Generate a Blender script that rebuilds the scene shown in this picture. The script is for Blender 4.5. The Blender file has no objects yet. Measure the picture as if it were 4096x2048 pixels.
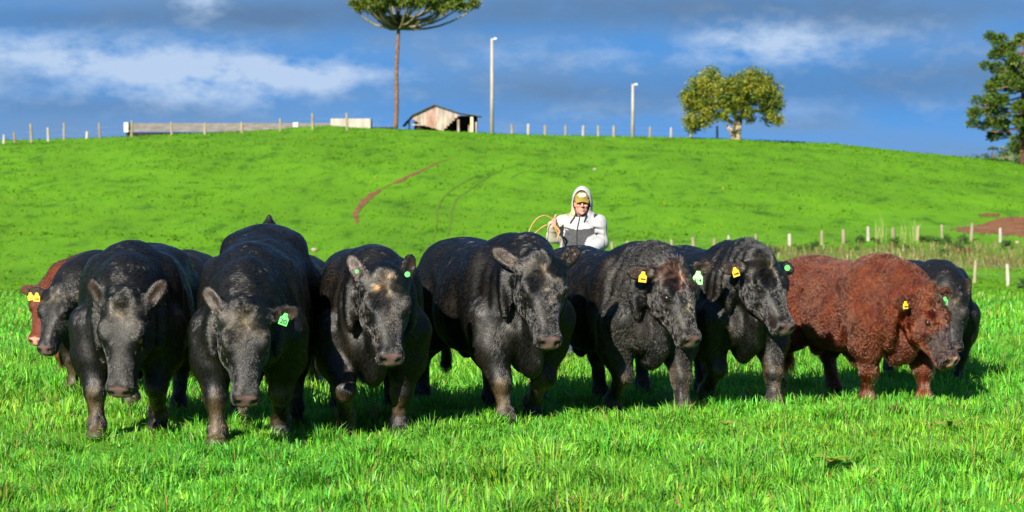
import bpy, bmesh, math, random
import numpy as np
from mathutils import Vector, Matrix

random.seed(7)
RNG = np.random.default_rng(11)
S = bpy.context.scene
COL = S.collection

# ------------------------------------------------------------------ camera
FPX = 9700.0                      # focal length in pixels of the 4096 px wide photograph
CAM_H = 1.93
PITCH = math.atan((1024 - 687) / FPX)
cam_d = bpy.data.cameras.new("camera")
cam = bpy.data.objects.new("camera", cam_d)
COL.objects.link(cam)
cam.location = (0, 0, CAM_H)
cam.rotation_euler = (math.radians(90) - PITCH, 0, 0)
cam_d.sensor_width = 36.0
cam_d.lens = 36.0 * FPX / 4096.0
cam_d.clip_end = 9000
cam_d.dof.use_dof = True
cam_d.dof.focus_distance = 18.6
cam_d.dof.aperture_fstop = 4.5
S.camera = cam

SUN_AZ, SUN_EL = 24.0, 29.0       # degrees to the left behind the camera, elevation
# ------------------------------------------------------------------ sky
world = bpy.data.worlds.new("World")
S.world = world
world.use_nodes = True
wt = world.node_tree
wt.nodes.clear()


def wn(kind, **kw):
    n = wt.nodes.new(kind)
    for k, v in kw.items():
        setattr(n, k, v)
    return n


def wmath(op, a, b=None, c=None, clamp=False):
    n = wn("ShaderNodeMath", operation=op)
    n.use_clamp = clamp
    for i, v in enumerate((a, b, c)):
        if v is None:
            continue
        if isinstance(v, (int, float)):
            n.inputs[i].default_value = v
        else:
            wt.links.new(v, n.inputs[i])
    return n.outputs[0]


def wmix(f, a, b):
    n = wn("ShaderNodeMix", data_type="RGBA")
    for i, v in ((0, f), (6, a), (7, b)):
        if isinstance(v, (int, float)):
            n.inputs[i].default_value = v
        elif isinstance(v, tuple):
            n.inputs[i].default_value = v
        else:
            wt.links.new(v, n.inputs[i])
    return n.outputs[2]


geo = wn("ShaderNodeTexCoord")
sep = wn("ShaderNodeSeparateXYZ")
wt.links.new(geo.outputs["Generated"], sep.inputs[0])
# the clear blue between the clouds: the physical sky, read well above the horizon murk
zl = wmath("ADD", wmath("MULTIPLY", wmath("MAXIMUM", sep.outputs[2], 0.0), 0.62), 0.36)
cmb = wn("ShaderNodeCombineXYZ")
wt.links.new(sep.outputs[0], cmb.inputs[0])
wt.links.new(sep.outputs[1], cmb.inputs[1])
wt.links.new(zl, cmb.inputs[2])
nrm = wn("ShaderNodeVectorMath", operation="NORMALIZE")
wt.links.new(cmb.outputs[0], nrm.inputs[0])
sky = wn("ShaderNodeTexSky", sky_type="NISHITA")
sky.sun_disc = False
sky.sun_elevation = math.radians(SUN_EL)
sky.sun_rotation = math.radians(180 + SUN_AZ)
sky.air_density = 1.2
sky.dust_density = 0.2
sky.ozone_density = 3.0
wt.links.new(nrm.outputs[0], sky.inputs[0])
# distant cloud banks: noise over direction, stretched along the horizon
den = wmath("ADD", wmath("ABSOLUTE", sep.outputs[1]), 0.15)
az = wmath("ARCTAN2", sep.outputs[0], sep.outputs[1])
cv = wn("ShaderNodeCombineXYZ")
wt.links.new(wmath("MULTIPLY", az, 9.0), cv.inputs[0])
wt.links.new(wmath("MULTIPLY", sep.outputs[2], 38.0), cv.inputs[1])
n1 = wn("ShaderNodeTexNoise")
n1.inputs["Scale"].default_value = 1.0
n1.inputs["Detail"].default_value = 7
n1.inputs["Roughness"].default_value = 0.5
n1.inputs["Distortion"].default_value = 0.3
wt.links.new(cv.outputs[0], n1.inputs["Vector"])
cv2 = wn("ShaderNodeCombineXYZ")
wt.links.new(wmath("MULTIPLY", az, 46.0), cv2.inputs[0])
wt.links.new(wmath("MULTIPLY", sep.outputs[2], 95.0), cv2.inputs[1])
cv2.inputs[2].default_value = 3.1
n2 = wn("ShaderNodeTexNoise")
n2.inputs["Scale"].default_value = 1.0
n2.inputs["Detail"].default_value = 8
n2.inputs["Roughness"].default_value = 0.62
wt.links.new(cv2.outputs[0], n2.inputs["Vector"])


def bank(px, row, wx, wy, amp):
    """a soft cloud bank round the direction of a place in the sky"""
    a0 = math.atan((px - 2048) / FPX)
    z0 = (687 - row) / FPX
    dx = wmath("DIVIDE", wmath("SUBTRACT", az, a0), wx / FPX)
    dz = wmath("DIVIDE", wmath("SUBTRACT", sep.outputs[2], z0), wy / FPX)
    r2 = wmath("ADD", wmath("MULTIPLY", dx, dx), wmath("MULTIPLY", dz, dz))
    return wmath("MULTIPLY", wmath("POWER", 2.718, wmath("MULTIPLY", r2, -1.0)), amp)


bright = None
for b in ((150, 235, 620, 95, 1.0), (820, 300, 430, 100, 0.95), (1330, 300, 330, 75, .6), (800, 25, 130, 75, 0.8), (3050, 165, 250, 90, 0.85),
          (3500, 170, 520, 130, 0.40), (2300, 250, 800, 110, 0.36), (600, 400, 900, 70, .34), (3300, 440, 900, 60, .25), (1900, 480, 900, 60, .25)):
    v = bank(*b)
    bright = v if bright is None else wmath("ADD", bright, v)
soft = wmath("MULTIPLY", wmath("SUBTRACT", n1.outputs[0], 0.38), 4.0, clamp=True)
fine = wmath("SUBTRACT", n2.outputs[0], 0.5)
gmask = wmath("ADD", wmath("MULTIPLY", soft, 0.85), wmath("MULTIPLY", fine, 0.25), clamp=True)
skyb = wn("ShaderNodeVectorMath", operation="MULTIPLY")
wt.links.new(sky.outputs[0], skyb.inputs[0])
skyb.inputs[1].default_value = (0.225, 0.46, 0.66)
GREY = (0.90, 1.60, 2.75, 1)      # slate-blue cloud base, in the sky texture's own units
WHITE = (2.1, 2.75, 3.75, 1)
c1 = wmix(gmask, skyb.outputs[0], GREY)
wmask = wmath("MULTIPLY", wmath("SUBTRACT", wmath("ADD", bright, wmath("MULTIPLY", fine, 3.6)), 0.18), wmath("MULTIPLY", wmath("ADD", bright, 0.1), 1.0), clamp=True)
SLATE = (0.50, 0.98, 1.80, 1)    # the shaded undersides
slate = None
for b in ((2900, 40, 1600, 95, 1.0), (1150, 70, 700, 70, 0.75), (200, 90, 500, 45, 0.6), (3700, 330, 900, 110, 0.75), (2300, 370, 800, 80, .6), (350, 430, 600, 45, .5)):
    v = bank(*b)
    slate = v if slate is None else wmath("ADD", slate, v)
far_slate = wmath("MULTIPLY", wmath("SUBTRACT", n1.outputs[0], 0.5), 2.5, clamp=True)
smask = wmath("MULTIPLY", wmath("ADD", slate, wmath("MULTIPLY", far_slate, 0.8)), wmath("ADD", wmath("MULTIPLY", fine, 1.2), 0.85), clamp=True)
c1 = wmix(smask, c1, SLATE)
c2 = wmix(wmask, c1, WHITE)
bg = wn("ShaderNodeBackground")
bg.inputs["Strength"].default_value = 0.082
wt.links.new(c2, bg.inputs[0])
wo = wn("ShaderNodeOutputWorld")
wt.links.new(bg.outputs[0], wo.inputs[0])

# ------------------------------------------------------------------ sun
sun_d = bpy.data.lights.new("sun", "SUN")
sun_d.energy = 5.0
sun_d.angle = math.radians(0.5)
sun_d.color = (1.0, 0.93, 0.80)
sun = bpy.data.objects.new("sun", sun_d)
COL.objects.link(sun)
_a, _e = math.radians(SUN_AZ), math.radians(SUN_EL)
SUN_FROM = Vector((-math.sin(_a) * math.cos(_e), -math.cos(_a) * math.cos(_e), math.sin(_e)))
sun.rotation_euler = SUN_FROM.to_track_quat("Z", "Y").to_euler()

vs = S.view_settings
vs.view_transform = "Standard"
vs.look = "None"
vs.exposure = 1.5
vs.gamma = 1.0
vs.use_curve_mapping = False


# ------------------------------------------------------------------ helpers
def ray(px, row):
    u, v = (px - 2048) / FPX, (1024 - row) / FPX
    c, s = math.cos(PITCH), math.sin(PITCH)
    return Vector((u, c + v * s, -s + v * c))


def at(px, row, Y):
    d = ray(px, row)
    return Vector((0, 0, CAM_H)) + d * (Y / d.y)


def tag(o, label=None, cat=None, group=None, kind=None):
    for k, v in (("label", label), ("category", cat), ("group", group), ("kind", kind)):
        if v:
            o[k] = v
    return o


def empty(name, loc=(0, 0, 0), rz=0.0, sc=1.0):
    o = bpy.data.objects.new(name, None)
    COL.objects.link(o)
    o.location = loc
    o.rotation_euler = (0, 0, rz)
    o.scale = (sc, sc, sc)
    o.empty_display_size = 0.1
    return o


def link(name, me, mat=None, parent=None):
    o = bpy.data.objects.new(name, me)
    COL.objects.link(o)
    if mat is not None:
        for m in (mat if isinstance(mat, (list, tuple)) else [mat]):
            me.materials.append(m)
    if parent is not None:
        o.parent = parent
    return o


def np_mesh(name, V, F, smooth=False, col=None):
    """mesh from arrays; F is (n,3) or (n,4)"""
    V = np.asarray(V, np.float32)
    F = np.asarray(F, np.int32)
    me = bpy.data.meshes.new(name)
    me.vertices.add(len(V))
    me.vertices.foreach_set("co", V.ravel())
    k = F.shape[1]
    me.loops.add(F.size)
    me.loops.foreach_set("vertex_index", F.ravel())
    me.polygons.add(len(F))
    me.polygons.foreach_set("loop_start", np.arange(0, F.size, k, dtype=np.int32))
    me.polygons.foreach_set("loop_total", np.full(len(F), k, np.int32))
    if smooth:
        me.polygons.foreach_set("use_smooth", np.ones(len(F), bool))
    me.update(calc_edges=True)
    if col is not None:
        a = me.attributes.new("Col", "FLOAT_COLOR", "POINT")
        c = np.ones((len(V), 4), np.float32)
        c[:, :3] = col
        a.data.foreach_set("color", c.ravel())
    return me


class MB:
    """collects simple solids into one mesh"""

    def __init__(self):
        self.v, self.f = [], []

    def add(self, vs, fs):
        o = len(self.v)
        self.v += [tuple(p) for p in vs]
        self.f += [tuple(i + o for i in f) for f in fs]
        return self

    def box(self, c, s, rot=None):
        x, y, z = s[0] / 2, s[1] / 2, s[2] / 2
        P = [Vector(p) for p in ((-x, -y, -z), (x, -y, -z), (x, y, -z), (-x, y, -z), (-x, -y, z), (x, -y, z), (x, y, z), (-x, y, z))]
        if rot is not None:
            P = [rot @ p for p in P]
        c = Vector(c)
        return self.add([p + c for p in P], [(0, 3, 2, 1), (4, 5, 6, 7), (0, 1, 5, 4), (1, 2, 6, 5), (2, 3, 7, 6), (3, 0, 4, 7)])

    def tube(self, pts, rad, n=8, cap=True):
        pts = [Vector(p) for p in pts]
        if isinstance(rad, (int, float)):
            rad = [rad] * len(pts)
        vs, fs = [], []
        a = None
        for i, p in enumerate(pts):
            t = (pts[min(i + 1, len(pts) - 1)] - pts[max(i - 1, 0)]).normalized()
            if a is None:
                a = t.orthogonal()
            a = a - t * a.dot(t)
            a.normalize()
            b = t.cross(a)
            for k in range(n):
                th = 2 * math.pi * k / n
                vs.append(p + (a * math.cos(th) + b * math.sin(th)) * rad[i])
        for i in range(len(pts) - 1):
            for k in range(n):
                k2 = (k + 1) % n
                fs.append((i * n + k, i * n + k2, (i + 1) * n + k2, (i + 1) * n + k))
        if cap:
            fs.append(tuple(range(n))[::-1])
            fs.append(tuple(range((len(pts) - 1) * n, len(pts) * n)))
        return self.add(vs, fs)

    def mesh(self, name, smooth=False):
        me = bpy.data.meshes.new(name)
        me.from_pydata(self.v, [], self.f)
        if smooth:
            me.polygons.foreach_set("use_smooth", [True] * len(me.polygons))
        me.update()
        return me

    def build(self, name, mat, parent=None, smooth=False):
        return link(name, self.mesh(name, smooth), mat, parent)


# ---- materials
def new_mat(name):
    m = bpy.data.materials.new(name)
    m.use_nodes = True
    return m, m.node_tree, m.node_tree.nodes["Principled BSDF"]


def noise_mat(name, c1, c2, scale=8.0, rough=0.8, bump=0.0, spec=0.3, stretch=None, detail=4):
    m, t, b = new_mat(name)
    tc = t.nodes.new("ShaderNodeTexCoord")
    mp = t.nodes.new("ShaderNodeMapping")
    if stretch:
        mp.inputs["Scale"].default_value = stretch
    nz = t.nodes.new("ShaderNodeTexNoise")
    nz.inputs["Scale"].default_value = scale
    nz.inputs["Detail"].default_value = detail
    rp = t.nodes.new("ShaderNodeValToRGB")
    rp.color_ramp.elements[0].position = 0.35
    rp.color_ramp.elements[1].position = 0.68
    rp.color_ramp.elements[0].color = (*c1, 1)
    rp.color_ramp.elements[1].color = (*c2, 1)
    t.links.new(tc.outputs["Object"], mp.inputs[0])
    t.links.new(mp.outputs[0], nz.inputs["Vector"])
    t.links.new(nz.outputs[0], rp.inputs[0])
    t.links.new(rp.outputs[0], b.inputs["Base Color"])
    b.inputs["Roughness"].default_value = rough
    b.inputs["Specular IOR Level"].default_value = spec
    if bump:
        bp = t.nodes.new("ShaderNodeBump")
        bp.inputs["Strength"].default_value = bump
        bp.inputs["Distance"].default_value = 0.02
        t.links.new(nz.outputs[0], bp.inputs["Height"])
        t.links.new(bp.outputs[0], b.inputs["Normal"])
    return m


def col_mat(name, rough=0.6, spec=0.3, trans=0.0, sheen=0.0):
    """colour from the mesh's own Col attribute"""
    m, t, b = new_mat(name)
    a = t.nodes.new("ShaderNodeAttribute")
    a.attribute_name = "Col"
    t.links.new(a.outputs["Color"], b.inputs["Base Color"])
    b.inputs["Roughness"].default_value = rough
    b.inputs["Specular IOR Level"].default_value = spec
    if sheen:
        b.inputs["Sheen Weight"].default_value = sheen
    if trans:
        tr = t.nodes.new("ShaderNodeBsdfTranslucent")
        t.links.new(a.outputs["Color"], tr.inputs["Color"])
        mx = t.nodes.new("ShaderNodeMixShader")
        mx.inputs[0].default_value = trans
        t.links.new(b.outputs[0], mx.inputs[1])
        t.links.new(tr.outputs[0], mx.inputs[2])
        t.links.new(mx.outputs[0], t.nodes["Material Output"].inputs["Surface"])
    return m


def plain_mat(name, c, rough=0.6, spec=0.4):
    return noise_mat(name, tuple(x * 0.86 for x in c), tuple(min(1, x * 1.1) for x in c), 14, rough, 0.0, spec)


def vnoise(P, f, seed=0):
    """cheap smooth noise in about [-1,1] from sines with domain warping"""
    r = np.random.default_rng(seed)
    out = np.zeros(len(P))
    W = P * f
    for k in range(5):
        a = r.normal(size=3)
        a /= np.linalg.norm(a)
        b = r.normal(size=3)
        ph = r.uniform(0, 6.28, 2)
        fr = 0.7 + 0.35 * k
        out += np.sin(W @ a * fr * 6.28 + ph[0] + 1.3 * np.sin(W @ b * 2.1 + ph[1])) * (0.5 if k else 0.7)
    return out / 1.9


# ---- implicit surfaces
class Field:
    def __init__(self, lo, hi, h):
        self.lo = np.array(lo, float)
        self.h = h
        self.n = np.ceil((np.array(hi) - self.lo) / h).astype(int) + 1
        self.F = np.full(self.n, 0.6, np.float32)
        self.ax = [self.lo[i] + h * np.arange(self.n[i]) for i in range(3)]

    def _block(self, lo, hi):
        i0 = np.clip(np.floor((np.array(lo) - self.lo) / self.h).astype(int), 0, self.n - 1)
        i1 = np.clip(np.ceil((np.array(hi) - self.lo) / self.h).astype(int) + 1, 1, self.n)
        sl = tuple(slice(a, b) for a, b in zip(i0, i1))
        X, Y, Z = np.meshgrid(self.ax[0][sl[0]], self.ax[1][sl[1]], self.ax[2][sl[2]], indexing="ij")
        return sl, np.stack([X, Y, Z], -1).astype(np.float32)

    def merge(self, sl, d, k, sub=False):
        a = self.F[sl]
        if sub:
            d = -d
            if k > 0:
                hh = np.maximum(k - np.abs(a - d), 0) / k
                self.F[sl] = np.maximum(a, d) + hh * hh * k * 0.25
            else:
                self.F[sl] = np.maximum(a, d)
        else:
            if k > 0:
                hh = np.maximum(k - np.abs(a - d), 0) / k
                self.F[sl] = np.minimum(a, d) - hh * hh * k * 0.25
            else:
                self.F[sl] = np.minimum(a, d)

    def ell(self, c, r, R=None, k=0.05, sub=False):
        """ellipsoid; columns of R are its axes"""
        c = np.array(c, float)
        r = np.array(r, float)
        m = (max(r) if R is not None else r) + k + 3 * self.h
        sl, P = self._block(c - m, c + m)
        Q = P - c.astype(np.float32)
        if R is not None:
            Q = Q @ np.array(R, np.float32)
        k0 = np.sqrt(((Q / r) ** 2).sum(-1))
        k1 = np.sqrt(((Q / (r * r)) ** 2).sum(-1)) + 1e-6
        self.merge(sl, k0 * (k0 - 1) / k1, k, sub)

    def cap(self, a, b, ra, rb, k=0.05, flat=None, sub=False):
        """tapered capsule; flat=(axis, s): thinner (s<1) or fatter along axis"""
        a = np.array(a, float)
        b = np.array(b, float)
        R = max(ra, rb) * (max(1, flat[1]) if flat else 1) + k + 3 * self.h
        sl, P = self._block(np.minimum(a, b) - R, np.maximum(a, b) + R)
        ab = b - a
        t = np.clip(((P - a) @ ab) / (ab @ ab + 1e-9), 0, 1)
        Q = P - (a + t[..., None] * ab)
        r = ra + (rb - ra) * t
        if flat:
            ax = np.array(flat[0], float)
            ax /= np.linalg.norm(ax)
            q = Q @ ax
            Q = Q + (q * (1 / flat[1] - 1))[..., None] * ax
            d = (np.sqrt((Q * Q).sum(-1)) - r) * min(1, flat[1])
        else:
            d = np.sqrt((Q * Q).sum(-1)) - r
        self.merge(sl, d, k, sub)

    def sweep(self, O, U, Vx, W, us, hw, top, bot, n=2.3, k=0.05):
        """superellipse sections along U from O; half width hw along Vx, from bot to top along W"""
        O, U, Vx, W = (np.array(q, float) for q in (O, U, Vx, W))
        us, hw, top, bot = (np.array(q, float) for q in (us, hw, top, bot))
        pts = []
        for i in range(len(us)):
            for sv in (-1, 1):
                for w in (top[i], bot[i]):
                    pts.append(O + U * us[i] + Vx * sv * hw[i] + W * w)
        pts = np.array(pts)
        m = k + 3 * self.h
        sl, P = self._block(pts.min(0) - m, pts.max(0) + m)
        Q = P - O
        u, v, w = Q @ U, Q @ Vx, Q @ W

        def smooth(arr):
            fx = np.linspace(us[0], us[-1], 200)
            fy = np.interp(fx, us, arr)
            ker = np.hanning(23)
            ker /= ker.sum()
            fy = np.convolve(np.pad(fy, 11, mode="edge"), ker, "valid")
            return np.interp(u, fx, fy)
        H, T, B = smooth(hw), smooth(top), smooth(bot)
        c, hh = (T + B) / 2, np.maximum((T - B) / 2, 0.01)
        H = np.maximum(H, 0.01)
        g = (np.abs(v / H) ** n + np.abs((w - c) / hh) ** n) ** (1 / n)
        d = (g - 1) * np.minimum(H, hh)
        over = np.maximum(us[0] - u, u - us[-1])
        d = np.maximum(d, over)
        self.merge(sl, d, k)

    def mesh(self):
        F = self.F
        h = self.h
        n = self.n
        neg = F < 0
        cnt = np.zeros(n - 1, np.int8)
        for dx in (0, 1):
            for dy in (0, 1):
                for dz in (0, 1):
                    cnt += neg[dx:n[0] - 1 + dx, dy:n[1] - 1 + dy, dz:n[2] - 1 + dz]
        act = (cnt > 0) & (cnt < 8)
        idx = -np.ones(n - 1, np.int32)
        I = np.argwhere(act)
        idx[act] = np.arange(len(I))
        cor = np.array([(dx, dy, dz) for dx in (0, 1) for dy in (0, 1) for dz in (0, 1)])
        val = np.stack([F[I[:, 0] + c[0], I[:, 1] + c[1], I[:, 2] + c[2]] for c in cor], 1)
        acc = np.zeros((len(I), 3))
        num = np.zeros(len(I))
        for a in range(8):
            for b in range(a + 1, 8):
                if np.abs(cor[a] - cor[b]).sum() != 1:
                    continue
                va, vb = val[:, a], val[:, b]
                m = (va < 0) != (vb < 0)
                t = np.where(m, va / np.where(m, va - vb, 1), 0)
                p = cor[a] + t[:, None] * (cor[b] - cor[a])
                acc += p * m[:, None]
                num += m
        V = self.lo + h * (I + acc / num[:, None])
        Q = []
        for ax in range(3):
            o = [i for i in range(3) if i != ax]
            s0 = [slice(None)] * 3
            s1 = [slice(None)] * 3
            s0[ax] = slice(0, -1)
            s1[ax] = slice(1, None)
            ch = neg[tuple(s0)] != neg[tuple(s1)]
            E = np.argwhere(ch)
            ok = np.ones(len(E), bool)
            for q in o:
                ok &= (E[:, q] > 0) & (E[:, q] < n[q] - 1)
            E = E[ok]
            inside = neg[E[:, 0], E[:, 1], E[:, 2]]
            c = []
            for da, db in ((-1, -1), (0, -1), (0, 0), (-1, 0)):
                G = E.copy()
                G[:, o[0]] += da
                G[:, o[1]] += db
                c.append(idx[G[:, 0], G[:, 1], G[:, 2]])
            q = np.stack(c, 1)
            flip = inside if ax != 1 else ~inside
            q[~flip] = q[~flip][:, ::-1]
            Q.append(q)
        return V, np.concatenate(Q)


def relax(V, F, it=2, lam=0.5):
    A, B = F.ravel(), np.roll(F, -1, 1).ravel()
    deg = np.bincount(A, minlength=len(V)) + np.bincount(B, minlength=len(V))
    for _ in range(it):
        s = np.zeros_like(V)
        for j in range(3):
            s[:, j] = np.bincount(A, V[B, j], len(V)) + np.bincount(B, V[A, j], len(V))
        V = V + lam * (s / np.maximum(deg, 1)[:, None] - V)
    return V


def normals(V, F):
    a = V[F[:, 2]] - V[F[:, 0]]
    b = V[F[:, 3 if F.shape[1] == 4 else 1]] - V[F[:, 1 if F.shape[1] == 4 else 0]]
    fn = np.cross(a, b)
    N = np.zeros_like(V)
    for j in range(3):
        for k in range(F.shape[1]):
            N[:, j] += np.bincount(F[:, k], fn[:, j], len(V))
    return N / (np.linalg.norm(N, axis=1)[:, None] + 1e-9)
# ------------------------------------------------------------------ terrain
_CX = np.array([-6000, -2048, 0, 500, 1000, 1300, 1500, 2000, 2500, 3000, 3400, 3800, 4096, 5000, 7000]) - 2048.0
_CR = np.array([640, 595, 556, 532, 514, 503, 507, 522, 536, 549, 570, 612, 640, 690, 720.0])
CREST_Y = 232.0


def smooth01(t):
    t = np.clip(t, 0, 1)
    return t * t * (3 - 2 * t)


def ground_z(x, y):
    x = np.asarray(x, float)
    y = np.asarray(y, float)
    low = -3.3 * smooth01((y - 27) / 92.0) - 0.012 * np.clip(y - 20, 0, 7)
    zc = CAM_H + (687 - np.interp(x / CREST_Y * FPX, _CX, _CR)) * CREST_Y / FPX - 0.12
    t = np.clip((y - 117) / (CREST_Y + 8 - 117), 0, 1)
    s = smooth01(t) * 0.75 + 0.25 * t * t * (2 - t) ** 1
    z = low + (zc - low) * s
    z = z - np.clip(y - (CREST_Y + 8), 0, 260) * 0.055
    # small hummocks
    b = 0.030 * np.sin(x * 1.9 + 1.3 * np.sin(y * 0.8)) * np.sin(y * 1.5 + x * 0.5) + 0.02 * np.sin(x * 4.1 + y * 2.2) * np.sin(y * 3.1 - x)
    b2 = 0.10 * np.sin(x * 0.23 + 1.1 * np.sin(y * 0.11)) * np.sin(y * 0.31 + x * 0.07)
    z = z + b * np.clip((26 - y) / 6, 0.4, 1) + b2 * smooth01((y - 30) / 40) * (y < 260)
    # hump by the long shed
    z = z + 0.28 * np.exp(-((x + 18.5) / 3.6) ** 2) * np.exp(-((y - 236) / 7.0) ** 2)
    return z


def hit(px, row):
    """where the sight line through a place of the photograph meets the ground"""
    d = ray(px, row)
    d = d / d.y
    ys = np.concatenate([np.arange(8, 60, 0.1), np.arange(60, 245, 0.4)])
    g_ = ground_z(d.x * ys, ys) - (CAM_H + d.z * ys)
    k = np.argmax(g_ > 0)
    if g_[k] <= 0:
        k = len(ys) - 1
    y0, y1, a, b = ys[k - 1], ys[k], g_[k - 1], g_[k]
    yy = y0 + (y1 - y0) * (-a) / (b - a + 1e-9) if b > 0 else ys[k]
    return Vector((d.x * yy, yy, float(ground_z(d.x * yy, yy))))


def on_ground(px, Y):
    x = (px - 2048) / FPX * Y
    return Vector((x, Y, float(ground_z(x, Y))))


def dry_mask(x, y):
    """the rank strip of dry growth along the fence in the hollow"""
    e = 0.09 * x + 133
    m = np.exp(-((y - e) / 7.5) ** 4) * smooth01((x - 12.2) / 3)
    return m


# --- material of the pasture
def ground_mat():
    m, t, b = new_mat("pasture")
    a = t.nodes.new("ShaderNodeAttribute")
    a.attribute_name = "Col"
    tc = t.nodes.new("ShaderNodeTexCoord")
    mp = t.nodes.new("ShaderNodeMapping")
    mp.inputs["Scale"].default_value = (0.42, 0.13, 1)
    n1_ = t.nodes.new("ShaderNodeTexNoise")
    n1_.inputs["Scale"].default_value = 1.5
    n1_.inputs["Detail"].default_value = 8
    n1_.inputs["Roughness"].default_value = 0.65
    t.links.new(tc.outputs["Object"], mp.inputs[0])
    t.links.new(mp.outputs[0], n1_.inputs["Vector"])
    rp = t.nodes.new("ShaderNodeValToRGB")
    e = rp.color_ramp.elements
    e[0].position, e[0].color = 0.32, (0.36, 0.46, 0.4, 1)
    e[1].position, e[1].color = 0.68, (1.2, 1.12, 1.0, 1)
    e2 = rp.color_ramp.elements.new(0.46)
    e2.color = (0.95, 0.95, 0.95, 1)
    t.links.new(n1_.outputs[0], rp.inputs[0])
    mx = t.nodes.new("ShaderNodeMix")
    mx.data_type = "RGBA"
    mx.blend_type = "MULTIPLY"
    mx.inputs[0].default_value = 1
    t.links.new(a.outputs["Color"], mx.inputs[6])
    t.links.new(rp.outputs[0], mx.inputs[7])
    t.links.new(mx.outputs[2], b.inputs["Base Color"])
    b.inputs["Roughness"].default_value = 0.9
    b.inputs["Specular IOR Level"].default_value = 0.1
    bp = t.nodes.new("ShaderNodeBump")
    bp.inputs["Strength"].default_value = 0.8
    bp.inputs["Distance"].default_value = 0.12
    t.links.new(n1_.outputs[0], bp.inputs["Height"])
    t.links.new(bp.outputs[0], b.inputs["Normal"])
    return m


def grass_colour(x, y, rng, n):
    """real colour of the sward: lush near, a little yellower up the hill"""
    far = smooth01((y - 24) / 40)
    near_c = np.array((0.112, 0.325, 0.022))
    far_c = np.array((0.073, 0.192, 0.0045))
    c = near_c * (1 - far)[:, None] + far_c * far[:, None]
    P = np.stack([x, y, 0 * x], 1)
    nz = vnoise(P * (0.12, 0.05, 1), 1.0, 91)
    c = c * (1 + 0.13 * nz)[:, None]
    pz = vnoise(P, 0.28, 95) * (1 - far)
    c = c * (1 + 0.16 * pz)[:, None]
    c[:, 0] *= 1 + 0.22 * vnoise(P, 0.19, 97) * (1 - far)
    dm = dry_mask(x, y) * np.clip(0.55 + 0.5 * vnoise(P, 0.16, 93), 0, 1)
    return c * (1 - dm[:, None]) + np.array((0.135, 0.125, 0.04)) * dm[:, None]


_ys = np.concatenate([np.arange(1, 32, 0.4), np.arange(32, 100, 1.6), np.arange(100, 262, 1.3), np.array([270, 285, 310, 350, 420, 520, 700, 1000, 1600, 2600, 4200, 7000])])
_s = np.sinh(np.linspace(-3.2, 3.2, 231)) / np.sinh(3.2) * 5.0
YY, SS = np.meshgrid(_ys, _s, indexing="ij")
XX = SS * (9 + 0.62 * np.minimum(YY, 900))
ZZ = ground_z(XX, YY)
ZZ = np.where(YY > 500, np.minimum(ZZ, -8.5), ZZ)
nr, nc = XX.shape
idx_ = np.arange(nr * nc).reshape(nr, nc)
Fq = np.stack([idx_[:-1, :-1], idx_[:-1, 1:], idx_[1:, 1:], idx_[1:, :-1]], -1).reshape(-1, 4)
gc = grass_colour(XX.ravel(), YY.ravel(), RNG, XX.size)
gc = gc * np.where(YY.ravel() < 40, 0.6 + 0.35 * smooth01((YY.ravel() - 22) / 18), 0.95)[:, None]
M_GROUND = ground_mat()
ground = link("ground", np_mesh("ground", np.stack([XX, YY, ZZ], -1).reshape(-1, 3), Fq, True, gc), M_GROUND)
tag(ground, "green pasture rising to a hill", kind="structure")


def strip(name, pts, mat, label, jag=0.55, lift=0.03):
    """a worn strip on the ground; pts: (px, row, width px)"""
    P = []
    for (a, b) in zip(pts[:-1], pts[1:]):
        for q in np.linspace(0, 1, 9)[:-1]:
            P.append([a[i] + (b[i] - a[i]) * q for i in range(3)])
    P.append(list(pts[-1]))
    C = [hit(p[0], p[1]) for p in P]
    L, R_ = [], []
    for i, c in enumerate(C):
        t = (C[min(i + 1, len(C) - 1)] - C[max(i - 1, 0)])
        nrm_ = Vector((t.y, -t.x, 0)).normalized()
        w = P[i][2] / FPX * c.y * 0.34
        w1, w2 = (w * (1 + jag * random.uniform(-1, 1)) for _ in range(2))
        for side, ww, lst in ((-1, w1, L), (1, w2, R_)):
            q = c + nrm_ * side * ww
            lst.append((q.x, q.y, float(ground_z(q.x, q.y)) + lift))
    n = len(C)
    me = bpy.data.meshes.new(name)
    me.from_pydata(L + R_, [], [(i, i + 1, n + i + 1, n + i) for i in range(n - 1)])
    me.update()
    o = link(name, me, mat)
    tag(o, label, kind="structure")
    return [(c.x, c.y) for c in C]


M_DIRT = noise_mat("red_earth", (0.10, 0.046, 0.020), (0.19, 0.085, 0.04), 2.2, 0.95, 0.3, 0.1)
M_RUT = noise_mat("rut_soil", (0.055, 0.11, 0.012), (0.095, 0.17, 0.014), 3.0, 0.95, 0.2, 0.1)
path_pts = strip("dirt_path", [(1430, 893, 26), (1420, 862, 30), (1434, 835, 36), (1461, 802, 44), (1498, 774, 40), (1526, 756, 10), (1556, 742, 8), (1592, 729, 34), (1628, 709, 40),
                               (1666, 693, 36), (1703, 676, 16), (1759, 648, 10), (1812, 634, 6)], M_DIRT, "red earth track worn into the hillside")
rut_pts = strip("wheel_rut", [(1735, 950, 8), (1748, 880, 12), (1746, 840, 12), (1771, 792, 14), (1810, 757, 14), (1860, 727, 12), (1910, 700, 6)], M_RUT, "dark wheel rut on the hillside")
rut_pts += strip("wheel_rut", [(1790, 950, 8), (1802, 880, 12), (1806, 838, 13), (1826, 795, 14), (1890, 752, 12), (1945, 712, 16), (2010, 680, 8), (2110, 648, 4)], M_RUT, "second dark wheel rut beside the first")
rut_pts += strip("wheel_rut", [(2040, 716, 5), (2075, 695, 9), (2130, 680, 4)], M_RUT, "short wheel rut further up the hill")


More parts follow.
